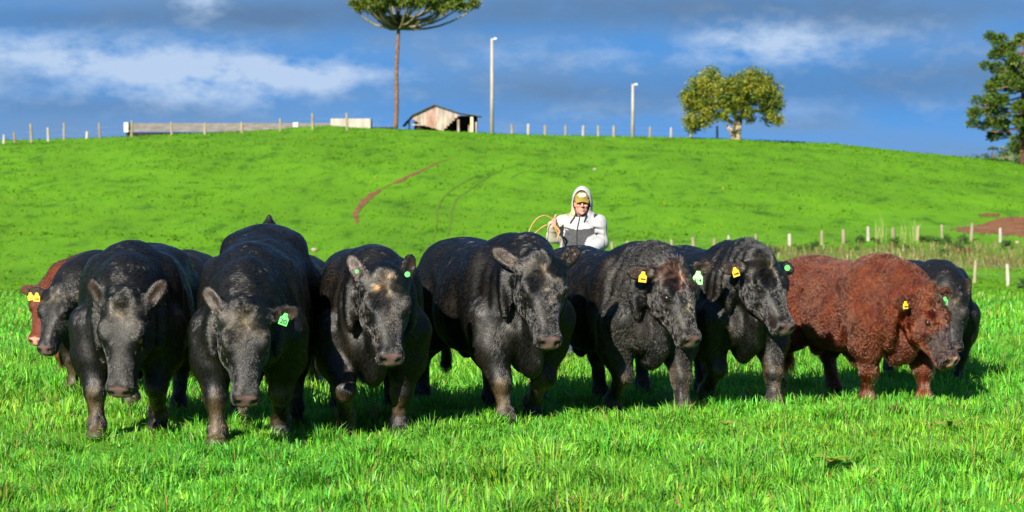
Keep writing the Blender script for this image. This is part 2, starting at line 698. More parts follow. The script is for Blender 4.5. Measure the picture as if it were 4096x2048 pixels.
def patch(name, top, botm, mat, label):
    n, V_, k = 60, [], 7
    pxs = np.linspace(top[0][0], top[-1][0], n)
    for i, p in enumerate(pxs):
        a = np.interp(p, [q[0] for q in top], [q[1] for q in top]) + random.uniform(-5, 5)
        b = np.interp(p, [q[0] for q in botm], [q[1] for q in botm]) + random.uniform(-8, 8)
        for j in range(k):
            c = hit(p, a + (b - a) * j / (k - 1))
            V_.append((c.x, c.y, c.z + 0.03))
    F_ = [(i * k + j, i * k + j + 1, (i + 1) * k + j + 1, (i + 1) * k + j) for i in range(n - 1) for j in range(k - 1)]
    me = bpy.data.meshes.new(name)
    me.from_pydata(V_, [], F_)
    me.update()
    tag(link(name, me, mat), label, kind="structure")


patch("bare_earth", [(3800, 916), (3860, 908), (3920, 903), (3960, 884), (4010, 870), (4300, 862)], [(3800, 920), (3900, 932), (3980, 940), (4096, 952), (4300, 960)], M_DIRT, "bare red earth bank beyond the fence")
patch("bare_earth", [(3915, 858), (3950, 854), (4000, 857)], [(3915, 864), (3950, 869), (4000, 866)], M_DIRT, "small red scar above the earth bank")
patch("bare_earth", [(3780, 1003), (3830, 997), (3900, 1001)], [(3780, 1008), (3830, 1013), (3900, 1008)], M_DIRT, "low strip of red earth in the dry grass")
worn = np.array(path_pts)


# ------------------------------------------------------------------ grass
def blades(n, x, y, z, hgt, wid, lean, yaw, col, rng, lean_dir=None):
    """one bent blade per root: 5 vertices, 3 triangles"""
    ly = rng.uniform(0, 6.283, n) if lean_dir is None else lean_dir
    lx_, ly_ = np.cos(ly) * lean, np.sin(ly) * lean
    cx, cy = np.cos(yaw) * wid * 0.5, np.sin(yaw) * wid * 0.5
    V_ = np.empty((n, 5, 3), np.float32)
    V_[:, 0] = np.stack([x - cx, y - cy, z - 0.01], 1)
    V_[:, 1] = np.stack([x + cx, y + cy, z - 0.01], 1)
    mx, my, mz = x + lx_ * hgt * .38, y + ly_ * hgt * .38, z + hgt * 0.62
    V_[:, 2] = np.stack([mx + cx * .8, my + cy * .8, mz], 1)
    V_[:, 3] = np.stack([mx - cx * .8, my - cy * .8, mz], 1)
    droop = np.clip(1 - 0.35 * lean, 0.55, 1)
    V_[:, 4] = np.stack([x + lx_ * hgt, y + ly_ * hgt, z + hgt * droop], 1)
    base = (np.arange(n) * 5)[:, None, None]
    F_ = (np.array([[0, 1, 2], [0, 2, 3], [3, 2, 4]])[None] + base).reshape(-1, 3)
    return V_.reshape(-1, 3), F_, np.repeat(col, 5, 0)


M_GRASS = col_mat("grass_blade", 0.45, 0.3, 0.40)


M_HGRASS = col_mat("hill_grass_blade", 0.8, 0.05, 0.35)


def sow(name, label, zones, seed, mat=None):
    rng = np.random.default_rng(seed)
    VV, FF, CC, off = [], [], [], 0
    for (y0, y1, dens, h0, h1, w0, w1, side) in zones:
        wmax = (0.215 * y1 + side)
        n = int(dens * (y1 - y0) * 2 * wmax)
        x = rng.uniform(-wmax, wmax, n)
        y = rng.uniform(y0, y1, n)
        ld = rng.uniform(0, 6.283, n)
        core = np.zeros(n)
        hue = np.zeros(n)
        if y1 < 30:                                  # tussocks: blades spread outward from shared crowns
            nt = int(11 * (y1 - y0) * 2 * wmax)
            tx, ty = rng.uniform(-wmax, wmax, nt), rng.uniform(y0, y1, nt)
            tr, th_ = rng.uniform(0.05, 0.13, nt), rng.normal(0, 1, nt)
            pick = rng.integers(0, nt, n)
            inn = rng.uniform(size=n) < 0.72
            ox, oy = rng.normal(size=n), rng.normal(size=n)
            x = np.where(inn, tx[pick] + ox * tr[pick], x)
            y = np.where(inn, ty[pick] + oy * tr[pick], y)
            ld = np.where(inn, np.arctan2(oy, ox) + rng.normal(size=n) * 0.5, ld)
            core = np.where(inn, np.exp(-(ox ** 2 + oy ** 2) * .35), 0.0)
            hue = np.where(inn, th_[pick], 0.0)
        keep = np.abs(x) < 0.215 * y + side
        P = np.stack([x, y, 0 * x], 1)
        tuft = vnoise(P, 0.5 if y1 < 45 else 0.08, seed + 1)
        clump = vnoise(P, 1.6 if y1 < 45 else 0.25, seed + 2)
        keep &= rng.uniform(size=n) < np.clip(0.70 + 0.55 * clump, 0.12, 1)
        if y0 > 100:
            d = np.min(np.hypot((x[:, None] - worn[None, ::3, 0]), (y[:, None] - worn[None, ::3, 1]) * .4), 1)
            keep &= d > 0.5
            d = np.array(rut_pts)[::3]
            keep &= np.min(np.hypot(x[:, None] - d[None, :, 0], (y[:, None] - d[None, :, 1]) * .5), 1) > 0.22
            keep &= ground_z(x, y) > -90
            keep &= ~((x > 23.5 + 0.0 * y) & (y > 138) & (y < 166))
        x, y, tuft, P, ld, core, hue = x[keep], y[keep], tuft[keep], P[keep], ld[keep], core[keep], hue[keep]
        n = len(x)
        z = ground_z(x, y)
        hh = rng.uniform(h0, h1, n) * np.clip(1 + 0.42 * tuft + 0.28 * clump[keep], .4, 2.2)
        hh = hh * (1 - 0.28 * np.exp(-((y - 18.6 - 0.42 * x) / 1.9) ** 2))      # grazed and trodden where the bulls walk
        if y1 < 30:
            hh = hh * (0.62 + 0.75 * core + 0.12 * hue)
            hh = np.clip(hh, 0.025, 0.24)
        ww = rng.uniform(w0, w1, n)
        c = grass_colour(x, y, rng, n)
        c = c * np.exp((0.28 if y0 < 50 else 0.14) * rng.normal(size=n))[:, None]
        if y0 > 50:
            c = c * (1 - 0.26 * np.clip(clump[keep] - .2, 0, 1.2) - .12 * np.clip(tuft, 0, 1))[:, None]
            hh = hh * (1 + 0.5 * np.clip(clump[keep] - .4, 0, 1))
        c[:, 0] *= np.exp(0.25 * rng.normal(size=n))
        c = c * np.exp(0.11 * hue)[:, None]
        c[:, 0] *= np.exp(0.08 * hue)
        blue = rng.uniform(size=n) < 0.12
        c[blue] *= np.array((0.7, 0.85, 1.8))
        straw = rng.uniform(size=n) < (0.022 * (y0 < 50) + 0.004 + 0.05 * (vnoise(P, 0.35, 55) > 0.9))
        c[straw] = np.array((0.30, 0.20, 0.075)) * rng.uniform(0.6, 1.1, (straw.sum(), 1))
        a, f, cc = blades(n, x, y, z, hh, ww, np.abs(rng.normal(0.65, 0.45, n)), rng.normal(0.0, 0.9, n), c, rng, ld)
        VV.append(a)
        FF.append(f + off)
        CC.append(cc)
        off += len(a)
    o = link(name, np_mesh(name, np.concatenate(VV), np.concatenate(FF), False, np.concatenate(CC)), mat or M_GRASS)
    tag(o, label, "grass", kind="stuff")
    return o


sow("grass", "lush green pasture grass around the bulls",
    [(12.2, 19.0, 3000, 0.05, 0.145, 0.0045, 0.0105, 1.2), (19.0, 28.0, 1300, 0.06, 0.15, 0.0055, 0.012, 1.2), (28, 38, 240, 0.055, 0.13, 0.012, 0.022, 1.5), (38, 60, 60, 0.045, 0.10, 0.018, 0.03, 1.5)], 3)
sow("hill_grass", "green grass covering the hollow and the hill",
    [(60, 120, 12, 0.04, 0.10, 0.04, 0.08, 5), (120, 242, 4.6, 0.045, 0.11, 0.08, 0.16, 12)], 4, M_HGRASS)
# ------------------------------------------------------------------ cattle
def hide_mat():
    """short glossy coat: dark, with a fine streaky lie of the hair"""
    m, t, b = new_mat("hide")
    a = t.nodes.new("ShaderNodeAttribute")
    a.attribute_name = "Col"
    tc = t.nodes.new("ShaderNodeTexCoord")
    hs = []
    for rot, sc, dt in (((0, math.radians(38), 0), (14, 90, 90), 3), ((0, math.radians(50), 0), (5, 26, 26), 3)):
        mp = t.nodes.new("ShaderNodeMapping")
        mp.inputs["Rotation"].default_value = rot
        mp.inputs["Scale"].default_value = sc
        nz = t.nodes.new("ShaderNodeTexNoise")
        nz.inputs["Scale"].default_value = 1.0
        nz.inputs["Detail"].default_value = dt
        nz.inputs["Distortion"].default_value = 0.6
        t.links.new(tc.outputs["Object"], mp.inputs[0])
        t.links.new(mp.outputs[0], nz.inputs["Vector"])
        hs.append(nz.outputs[0])
    ad = t.nodes.new("ShaderNodeMath")
    ad.operation = "MULTIPLY_ADD"
    ad.inputs[1].default_value = 1.6
    t.links.new(hs[1], ad.inputs[0])
    t.links.new(hs[0], ad.inputs[2])
    bp = t.nodes.new("ShaderNodeBump")
    bp.inputs["Strength"].default_value = 0.45
    bp.inputs["Distance"].default_value = 0.0045
    t.links.new(ad.outputs[0], bp.inputs["Height"])
    t.links.new(bp.outputs[0], b.inputs["Normal"])
    rp = t.nodes.new("ShaderNodeMapRange")
    rp.inputs["From Min"].default_value = 0.3
    rp.inputs["From Max"].default_value = 0.7
    rp.inputs["To Min"].default_value = 0.38
    rp.inputs["To Max"].default_value = 0.58
    t.links.new(hs[1], rp.inputs["Value"])
    t.links.new(rp.outputs[0], b.inputs["Roughness"])
    t.links.new(a.outputs["Color"], b.inputs["Base Color"])
    b.inputs["Specular IOR Level"].default_value = 0.24
    return m


M_HIDE = hide_mat()
M_WOOL = col_mat("hide_under_curls", 0.6, 0.15)
M_NOSE = col_mat("wet_nose", 0.28, 0.5)
M_EYE = plain_mat("eye_wet", (0.012, 0.008, 0.006), 0.08, 0.6)


def hair_mat(name, rough=0.32, rrough=0.45, ior=1.55):
    m = bpy.data.materials.new(name)
    m.use_nodes = True
    t = m.node_tree
    t.nodes.clear()
    out = t.nodes.new("ShaderNodeOutputMaterial")
    h = t.nodes.new("ShaderNodeBsdfHairPrincipled")
    h.parametrization = "COLOR"
    h.inputs["Roughness"].default_value = rough
    h.inputs["Radial Roughness"].default_value = rrough
    h.inputs["Coat"].default_value = 0.0
    h.inputs["Random Roughness"].default_value = 0.2
    h.inputs["IOR"].default_value = ior
    a = t.nodes.new("ShaderNodeAttribute")
    a.attribute_name = "Col"
    t.links.new(a.outputs["Color"], h.inputs["Color"])
    t.links.new(h.outputs[0], out.inputs["Surface"])
    return m


M_COAT = hair_mat("coat_hair", 0.25, 0.4, 1.58)
M_COAT_RED = hair_mat("red_coat_hair", 0.22, 0.35, 1.4)
M_TAG_Y = plain_mat("tag_yellow", (0.70, 0.42, 0.02), 0.5)
M_TAG_G = plain_mat("tag_green", (0.07, 0.48, 0.09), 0.5)
M_TAG_P = plain_mat("tag_pale_green", (0.25, 0.62, 0.24), 0.4)
M_INK = plain_mat("tag_ink", (0.012, 0.012, 0.012), 0.5)


def unit(v):
    v = np.array(v, float)
    return v / np.linalg.norm(v)


def hair_curves(name, P, N, T, L, rad, col, lift, curl, npts, parent, rng, mat):
    """one coat of hair: strands from roots P, lying along T"""
    n = len(P)
    s = np.linspace(0, 1, npts)
    B = np.cross(N, T)
    pts = np.empty((n, npts, 3), np.float32)
    amp, wl = curl
    ph = vnoise(P, 7.0, 5) * 4 + rng.normal(size=n) * 0.2
    for i, q in enumerate(s):
        up = lift * (q - 0.45 * q * q) + 0.04
        o = P + T * (L * q)[:, None] + N * (L * up)[:, None]
        if amp.max() > 0:
            w = np.sin(ph + q * L / wl * 6.28)
            w2 = np.cos(ph + q * L / wl * 6.28)
            o = o + B * (amp * w * min(1, 2.5 * q))[:, None] + N * (amp * (0.7 + 0.7 * w2) * min(1, 2.5 * q))[:, None]
        pts[:, i] = o
    cu = bpy.data.hair_curves.new(name)
    cu.add_curves([npts] * n)
    cu.points.foreach_set("position", pts.ravel())
    ra = cu.attributes.get("radius") or cu.attributes.new("radius", "FLOAT", "POINT")
    rr = (rad[:, None] * np.array([1.0] + [0.95] * (npts - 2) + [0.25])[None, :]).astype(np.float32)
    ra.data.foreach_set("value", rr.ravel())
    ca = cu.attributes.new("Col", "FLOAT_COLOR", "CURVE")
    c4 = np.ones((n, 4), np.float32)
    c4[:, :3] = col
    ca.data.foreach_set("color", c4.ravel())
    o = bpy.data.objects.new(name, cu)
    COL.objects.link(o)
    cu.materials.append(mat)
    o.parent = parent
    return o


def ear_tag(root, pos, right, size, mat, text, tilt=0.0, kind="flag"):
    """plate hanging at pos (bull space); right: its horizontal axis in bull space"""
    x = unit((right[0], right[1], 0))
    z = np.array((0, 0, 1.0))
    y = np.cross(z, x)
    if kind == "button":
        mb = MB()
        n = 16
        for r0, y0, y1 in ((1.0, 0, 0.006), (0.45, -0.004, 0)):
            r = size * r0
            vsx = [(r * math.cos(6.283 * i / n), y0, r * math.sin(6.283 * i / n)) for i in range(n)] + [(r * math.cos(6.283 * i / n), y1, r * math.sin(6.283 * i / n)) for i in range(n)]
            mb.add(vsx, [tuple(range(n)), tuple(range(2 * n - 1, n - 1, -1))] + [(i, n + i, n + (i + 1) % n, (i + 1) % n) for i in range(n)])
        me = mb.mesh("ear_tag")
    else:
        w, hgt = size * 0.5, size * 1.05
        out = [(-w, -hgt), (w, -hgt), (w, -0.28 * size), (0.28 * size, -0.02 * size), (0.2 * size, 0.32 * size), (-0.2 * size, 0.32 * size), (-0.28 * size, -0.02 * size), (-w, -0.28 * size)]
        n = len(out)
        th = 0.0025
        mb = MB()
        mb.add([(a, -th, b) for a, b in out] + [(a, th, b) for a, b in out],
               [tuple(range(n)), tuple(range(2 * n - 1, n - 1, -1))] + [(i, n + i, n + (i + 1) % n, (i + 1) % n) for i in range(n)])
        # stud through the ear
        k = 10
        r = 0.17 * size
        vsx = [(r * math.cos(6.283 * i / k), -0.008, 0.12 * size + r * math.sin(6.283 * i / k)) for i in range(k)] + [(r * math.cos(6.283 * i / k), -th, 0.12 * size + r * math.sin(6.283 * i / k)) for i in range(k)]
        mb.add(vsx, [tuple(range(k))] + [(i, k + i, k + (i + 1) % k, (i + 1) % k) for i in range(k)])
        me = mb.mesh("ear_tag")
    o = link("ear_tag", me, mat, root)
    R = Matrix(((x[0], y[0], z[0]), (x[1], y[1], z[1]), (x[2], y[2], z[2]))).to_4x4()
    o.matrix_local = Matrix.Translation(Vector(pos)) @ R @ Matrix.Rotation(tilt, 4, "Y")
    if text:
        fc = bpy.data.curves.new("tag_number", "FONT")
        fc.body = text
        fc.align_x = "CENTER"
        fc.align_y = "CENTER"
        fc.size = size * (1.55 / max(2, len(text)))
        fc.offset = 0.0012
        fo = bpy.data.objects.new("tag_number", fc)
        COL.objects.link(fo)
        dg = bpy.context.evaluated_depsgraph_get()
        tm = bpy.data.meshes.new_from_object(fo.evaluated_get(dg))
        bpy.data.objects.remove(fo)
        bpy.data.curves.remove(fc)
        to = link("tag_number", tm, M_INK, o)
        to.matrix_local = Matrix.Translation((0, -0.0045, -0.66 * size)) @ Matrix.Rotation(math.pi / 2, 4, "X")
    return o


def make_bull(sp):
    """sp: a dict of pose and looks. Bull space: x forward, y its left, z up, fore feet under x = 0."""
    g = sp.get
    px, Y = sp["at"]
    h = math.radians(sp["heading"])
    sc = g("scale", 1.0)
    X0 = (px - 2048) / FPX * Y
    z0 = ground_z(X0, Y) - 0.02
    root = empty("bull", (X0, Y, z0), h - math.pi / 2, sc)
    tag(root, sp["label"], "bull", "herd of bulls in the pasture")
    vox = g("vox", 0.0138)
    rise = g("rump", 0.0)
    fat = g("fat", 1.0) * 0.93
    # head frame
    a, p = math.radians(g("head_yaw", 0)), math.radians(g("head_pitch", 75))
    roll = math.radians(g("head_roll", 0))
    U = np.array((math.cos(p) * math.cos(a), math.cos(p) * math.sin(a), -math.sin(p)))
    W = np.array((math.sin(p) * math.cos(a), math.sin(p) * math.sin(a), math.cos(p)))
    Vv = np.cross(W, U)
    if roll:
        Vv, W = Vv * math.cos(roll) + W * math.sin(roll), W * math.cos(roll) - Vv * math.sin(roll)
    hs = g("head", 1.06)
    poll = np.array(g("poll", (0.66, 0.0, 1.13)), float)

    def hp(u, v, w):
        return poll + hs * (U * u + Vv * v + W * w)
    lo = np.array((-1.62, -0.62, -0.03))
    hi = np.array((max(0.62, poll[0] + 0.35, hp(0.68, 0, 0)[0] + .12), 0.62, 1.62 + max(0, rise)))
    for q in (hp(0, .38, .1), hp(0, -.38, .1), hp(.68, .2, 0), hp(.68, -.2, 0)):
        lo = np.minimum(lo, q - .06)
        hi = np.maximum(hi, q + .06)
    lo[2] = max(lo[2], -0.03)
    fd = Field(lo, hi, vox)
    # trunk
    us = np.array([-1.47, -1.43, -1.36, -1.22, -1.0, -0.75, -0.45, -0.15, 0.08, 0.25, 0.35, 0.42, 0.46])
    top = np.array([1.18, 1.24, 1.31, 1.37, 1.385, 1.355, 1.345, 1.375, 1.40, 1.33, 1.22, 1.12, 1.05])
    bot = np.array([1.05, 0.95, 0.84, 0.72, 0.61, 0.53, 0.49, 0.50, 0.55, 0.62, 0.70, 0.78, 0.85])
    hw = np.array([0.05, 0.14, 0.24, 0.325, 0.37, 0.40, 0.42, 0.40, 0.355, 0.30, 0.22, 0.13, 0.04]) * fat
    lift = rise * np.clip((-us - 0.1) / 1.0, 0, 1)
    fd.sweep((0, 0, 0), (1, 0, 0), (0, 1, 0), (0, 0, 1), us, hw, top + lift, bot + lift * .6, 2.15, 0.0)
    for s in (-1, 1):
        fd.ell((-1.08, s * 0.185 * fat, 1.07 + rise * .8), (0.30, 0.16, 0.24), k=0.10)          # rump muscle
        fd.ell((-1.12, s * 0.235 * fat, 0.84 + rise * .6), (0.27, 0.155, 0.30), k=0.09)         # thigh
        fd.ell((-0.02, s * 0.285 * fat, 0.98), (0.19, 0.125, 0.34), k=0.07)                # shoulder blade
        fd.ell((0.10, s * 0.29 * fat, 0.78), (0.19, 0.135, 0.20), k=0.06)                  # point of shoulder
        fd.ell((-0.44, s * 0.26 * fat, 0.80), (0.42, 0.165, 0.27), k=0.08)                 # barrel
        fd.ell((-1.0, s * 0.20, 1.23 + rise * .9), (0.12, 0.08, 0.05), k=0.10)                  # hip bone
    fd.ell((0.24, 0, 0.74), (0.18, 0.18, 0.19), k=0.07)                                     # breast
    for s in (-1, 1):
        fd.cap((-0.25, s * 0.45 * fat, 1.14), (-0.18, s * 0.44 * fat, 0.60), 0.045, 0.075, 0.07, sub=True)   # behind the shoulder
        fd.cap((-0.80, s * 0.44 * fat, 1.02), (-0.86, s * 0.41 * fat, 0.60), 0.05, 0.08, 0.09, sub=True)      # flank
        fd.cap((0.19, s * 0.41 * fat, 1.17), (0.27, s * 0.40 * fat, 0.72), 0.04, 0.06, 0.07, sub=True)        # before the shoulder
        fd.ell((0.29, s * 0.125, 0.72), (0.14, 0.105, 0.17), k=0.045)                               # breast muscle
        fd.cap((0.20, s * 0.375 * fat, 0.66), (0.02, s * 0.40 * fat, 0.56), 0.03, 0.05, 0.05, sub=True)    # above the forearm
    # legs
    st = g("step", (0.0, 0.0, 0.0, 0.0))      # fore left, fore right, hind left, hind right: foot forward offset
    lift_ = g("knee", (0.0, 0.0))
    sp_f = g("stance", 0.20)
    for i, s in enumerate((1, -1)):
        dx = st[i]
        kb = lift_[i]
        sh = np.array((0.18, s * 0.27 * fat, 0.80))
        el = np.array((0.15 + dx * .35, s * 0.27 * fat, 0.60))
        kn = np.array((0.17 + dx * .75 + kb * .45, s * (sp_f + 0.015), 0.345 + kb * .12))
        ft = np.array((0.15 + dx - kb * .35, s * sp_f, 0.115 + kb * .2))
        hf = np.array((0.20 + dx - kb * .55, s * sp_f, 0.035 + kb * .1))
        fd.cap(sh, el, 0.185, 0.158, 0.045)
        fd.cap(el, kn, 0.150, 0.078, 0.05)
        fd.ell(kn + (0.012, 0, 0), (0.078, 0.074, 0.085), k=0.04)
        fd.cap(kn, ft, 0.064, 0.052, 0.035)
        fd.ell(ft, (0.072, 0.072, 0.065), k=0.03)
        fd.cap(ft, hf, 0.060, 0.070, 0.03)
        fd.ell(hf + (0.0, 0, 0), (0.095, 0.078, 0.055), k=0.02)
        dx = st[2 + i]
        hip = np.array((-1.10, s * 0.23 * fat, 0.92 + rise * .6))
        stf = np.array((-0.98 + dx * .3, s * 0.265 * fat, 0.66))
        hk = np.array((-1.25 + dx * .8, s * 0.215, 0.43))
        ft = np.array((-1.20 + dx, s * 0.205, 0.125))
        hf = np.array((-1.14 + dx, s * 0.205, 0.035))
        fd.cap(hip, stf, 0.24, 0.165, 0.08)
        fd.cap(stf, hk, 0.155, 0.078, 0.06)
        fd.cap(np.array((-1.34, s * 0.2 * fat, 0.86 + rise * .5)), hk + (-.03, 0, .04), 0.13, 0.055, 0.06)
        fd.ell(hk, (0.085, 0.062, 0.085), k=0.04)
        fd.cap(hk, ft, 0.060, 0.052, 0.035)
        fd.ell(ft, (0.070, 0.068, 0.062), k=0.03)
        fd.cap(ft, hf, 0.058, 0.066, 0.03)
        fd.ell(hf, (0.090, 0.072, 0.052), k=0.02)
    # neck, crest, dewlap
    nb = hp(0.10, 0, -0.15)
    mid = (np.array((0.18, 0, 1.12)) + nb) / 2
    fd.cap((0.05, 0, 1.07), mid + (0, 0, .02), 0.32, 0.245, 0.09, ((0, 1, 0), 0.9))
    fd.cap(mid + (0, 0, .02), nb, 0.245, 0.175 * hs, 0.08, (Vv, 0.9))
    pt = hp(-0.03, 0, -0.08)
    cm = (np.array((0.05, 0, 1.30)) + pt) / 2 + np.array((0.02, 0, g("crest", 0.0)))
    fd.cap((-0.12, 0, 1.27), cm, 0.11, 0.125, 0.14)
    fd.cap(cm, pt, 0.125, 0.09 * hs, 0.12)
    th = hp(0.22, 0, -0.27)
    br = np.array((0.34 + g("brisket", 0) * .6, 0, 0.60 - g("brisket", 0) * 1.2))
    fd.cap(th, (th + br) / 2 + np.array((.0, 0, -.0)), 0.075, 0.09, 0.07, ((0, 1, 0), 0.45))
    fd.cap((th + br) / 2, br, 0.085, 0.09, 0.09, ((0, 1, 0), 0.5))
    fd.cap(br + (0, 0, .04), (0.24, 0, 0.55), 0.115, 0.14, 0.06, ((0, 1, 0), 0.6))
    fd.ell(br + np.array((0.0, 0.015, -0.01)), (0.09, 0.06, 0.08), k=0.07)
    # folds of the neck
    nd = unit(nb - np.array((0.1, 0, 1.0)))
    for s in (-1, 1):
        for q in (0.25, 0.5, 0.75):
            c = np.array((0.14, 0, 1.0)) * (1 - q) + nb * q
            side = np.cross((0, 0, 1), unit((nd[0], nd[1], 0)))
            pp = c + side * s * 0.27 * (1 - .25 * q)
            fd.ell(pp + np.array((0, 0, -.06)), (0.035, 0.05, 0.20), k=0.06)
    # head
    fd.sweep(poll, U, Vv, W, hs * np.array([-0.045, -0.025, 0.03, 0.10, 0.20, 0.30, 0.38, 0.46, 0.54, 0.60, 0.635, 0.65]),
             hs * np.array([0.05, 0.09, 0.138, 0.162, 0.167, 0.150, 0.116, 0.094, 0.090, 0.084, 0.062, 0.03]),
             hs * np.array([-0.04, 0.0, 0.032, 0.044, 0.043, 0.034, 0.022, 0.016, 0.010, -0.008, -0.04, -0.06]),
             hs * np.array([-0.14, -0.18, -0.22, -0.25, -0.28, -0.29, -0.26, -0.215, -0.185, -0.165, -0.14, -0.10]), 2.55, 0.03)
    Rh = np.stack([U, Vv, W], 1)
    fd.ell(hp(-0.01, 0, -0.03), np.array((0.06, 0.085, 0.075)) * hs, Rh, k=0.06)             # poll
    for s in (-1, 1):
        fd.ell(hp(0.215, s * 0.128, 0.006), np.array((0.060, 0.036, 0.030)) * hs, Rh, k=0.06)   # brow
        fd.ell(hp(0.265, s * 0.172, -0.018), np.array((0.040, 0.024, 0.020)) * hs, Rh, k=0.015, sub=True)
        fd.ell(hp(0.21, s * 0.118, -0.165), np.array((0.14, 0.050, 0.105)) * hs, Rh, k=0.05)     # cheek
        fd.ell(hp(0.580, s * 0.052, -0.035), np.array((0.046, 0.040, 0.038)) * hs, Rh, k=0.035)  # nostril rim
        fd.ell(hp(0.59, s * 0.068, -0.090), np.array((0.046, 0.034, 0.048)) * hs, Rh, k=0.035)   # upper lip
        fd.ell(hp(0.628, s * 0.050, -0.038), np.array((0.036, 0.018, 0.022)) * hs,
               np.stack([unit(U - .4 * s * Vv), unit(Vv + .4 * s * U), W], 1), k=0.006, sub=True)  # nostril
        fd.ell(hp(0.55, s * 0.105, -0.122), np.array((0.10, 0.02, 0.006)) * hs, Rh, k=0.01, sub=True)  # mouth
    fd.ell(hp(0.575, 0, -0.150), np.array((0.065, 0.062, 0.028)) * hs, Rh, k=0.03)           # lower lip
    fd.ell(hp(0.645, 0, -0.115), np.array((0.04, 0.07, 0.006)) * hs, Rh, k=0.01, sub=True)
    # ears
    ears = g("ears", ((-0.55, 0.8, -0.15), (-0.55, 0.8, -0.15)))
    ear_info = []
    for s, e in zip((1, -1), ears):
        d = unit(U * e[0] + Vv * s * e[1] + W * e[2])
        base = hp(0.04, s * 0.135, -0.06)
        nn = unit(g("ear_face", (0.25, 0.35, 0.9))[0] * U + g("ear_face", (0.25, 0.35, 0.9))[1] * s * Vv + g("ear_face", (0.25, 0.35, 0.9))[2] * W)
        nn = unit(nn - d * (nn @ d))
        bb = np.cross(d, nn)
        c = base + d * 0.140
        Re = np.stack([d, bb, nn], 1)
        fd.cap(base - d * .02, base + d * 0.07, 0.05, 0.045, 0.04)
        fd.ell(c, (0.122, 0.066, 0.024), Re, k=0.03)
        fd.ell(c + nn * 0.034 + d * .008, (0.100, 0.046, 0.028), Re, k=0.012, sub=True)
        ear_info.append((c, d, bb, nn))
    # tail, sheath
    th0 = np.array((-1.42, 0, 1.27 + rise))
    sw = g("tail", 0.0)
    fd.ell(th0 + (0.05, 0, 0.0), (0.14, 0.07, 0.065), k=0.06)
    fd.cap(th0, (-1.51, 0.0, 1.10 + rise * .8), 0.048, 0.036, 0.05)
    fd.cap((-1.51, 0.0, 1.10 + rise * .8), (-1.47, sw * .5, 0.62), 0.036, 0.026, 0.02)
    fd.cap((-1.47, sw * .5, 0.62), (-1.48, sw, 0.34), 0.034, 0.042, 0.02)
    fd.cap((-0.45, 0, 0.50), (-0.38, 0, 0.40), 0.07, 0.04, 0.07)
    fd.ell((-0.98, 0, 0.56), (0.075, 0.085, 0.13), k=0.05)
    if g("horn_tail"):
        fd.cap(th0 + (0.06, 0, 0.02), th0 + (0.05, 0, .03 + g("horn_tail")), 0.085, 0.03, 0.08)
        fd.cap(th0 + (0.05, 0, 0.04 + g("horn_tail")), th0 + (0.05, 0, .11 + g("horn_tail")), 0.026, 0.012, 0.03)
    V, F = fd.mesh()
    V = relax(V, F, 2, 0.5)
    # loose skin and muscle: low relief along the normal, calm on the head
    N = normals(V, F)
    Q = V - poll
    hu, hv, hw_ = Q @ U / hs, Q @ Vv / hs, Q @ W / hs
    on_head = np.clip((hu + 0.02) / 0.08, 0, 1) * (np.abs(hv) < 0.24) * (hw_ > -0.30) * (hw_ < .12) * (hu < .75)
    body_w = 1 - 0.85 * on_head
    disp = 0.0060 * vnoise(V * (1.6, 1.6, 0.7), 2.2, g("seed", 1)) + 0.0008 * vnoise(V, 6.0, g("seed", 1) + 3)
    ribs = 0.004 * np.sin(V[:, 0] * 52 + 3 * vnoise(V, .8, 2)) * np.exp(-((V[:, 0] + 0.45) / 0.3) ** 2) * np.exp(-((V[:, 2] - 0.85) / 0.25) ** 2)
    wr = g("wrinkle", 0.3)
    nk = np.exp(-((V[:, 0] - 0.32) / 0.22) ** 2) * (1 - on_head)
    fold = wr * 0.007 * np.sin(V[:, 0] * 70 + 2.5 * vnoise(V, 1.3, 8)) * nk * np.clip((V[:, 2] - 0.5) / 0.2, 0, 1)
    V = V + N * ((disp * body_w) + ribs + fold)[:, None]
    N = normals(V, F)
    V = V.copy()
    V[:, 2] = np.maximum(V[:, 2], 0.0)
    # colouring of the animal itself
    rng = np.random.default_rng(g("seed", 1))

    def colour(P, Nn):
        base = np.array(g("coat", (0.0040, 0.0037, 0.0036)))
        C = np.tile(base, (len(P), 1)).astype(float)
        q = P - poll
        u, v, w = q @ U / hs, q @ Vv / hs, q @ W / hs
        hd = (u > -0.02) & (np.abs(v) < 0.24) & (w > -0.32) & (w < .12) & (u < .75)

        def blend(m, c):
            nonlocal C
            m = np.clip(m, 0, 1)[:, None]
            C = C * (1 - m) + np.array(c) * m
        nz = vnoise(P, 3.0, 21)
        nf = vnoise(P, 14.0, 33)
        # sun-bleached brown along flank and belly
        br_ = g("brown", 0.35)
        blend(br_ * np.clip(0.4 + 0.6 * nz, 0, 1), np.array(g("bleach", (0.016, 0.011, 0.0055))))
        # dried mud on the lower legs
        leg = (P[:, 2] < 0.46) & (np.abs(P[:, 1]) > 0.06) & ~hd
        blend(leg * g("mud", 0.30) * np.clip(0.25 + 0.9 * vnoise(P, 4.0, 6) + .4 * nf, 0, 1) * np.clip((0.46 - P[:, 2]) / .1, 0, 1), (0.17, 0.11, 0.055))
        # dust on the forehead
        fz = np.exp(-((u - 0.10) / 0.085) ** 2 - (v / 0.12) ** 2) * (w > -0.06) * hd
        blend(fz * g("dust", 0.25) * np.clip(0.55 + 0.8 * nf, 0, 1), g("dust_col", (0.13, 0.095, 0.05)))
        fz = np.exp(-((u - 0.10) / 0.02) ** 2 - (v / 0.015) ** 2) * (w > -0.03) * hd
        blend(fz * g("star", 0.35), (0.25, 0.18, 0.09))
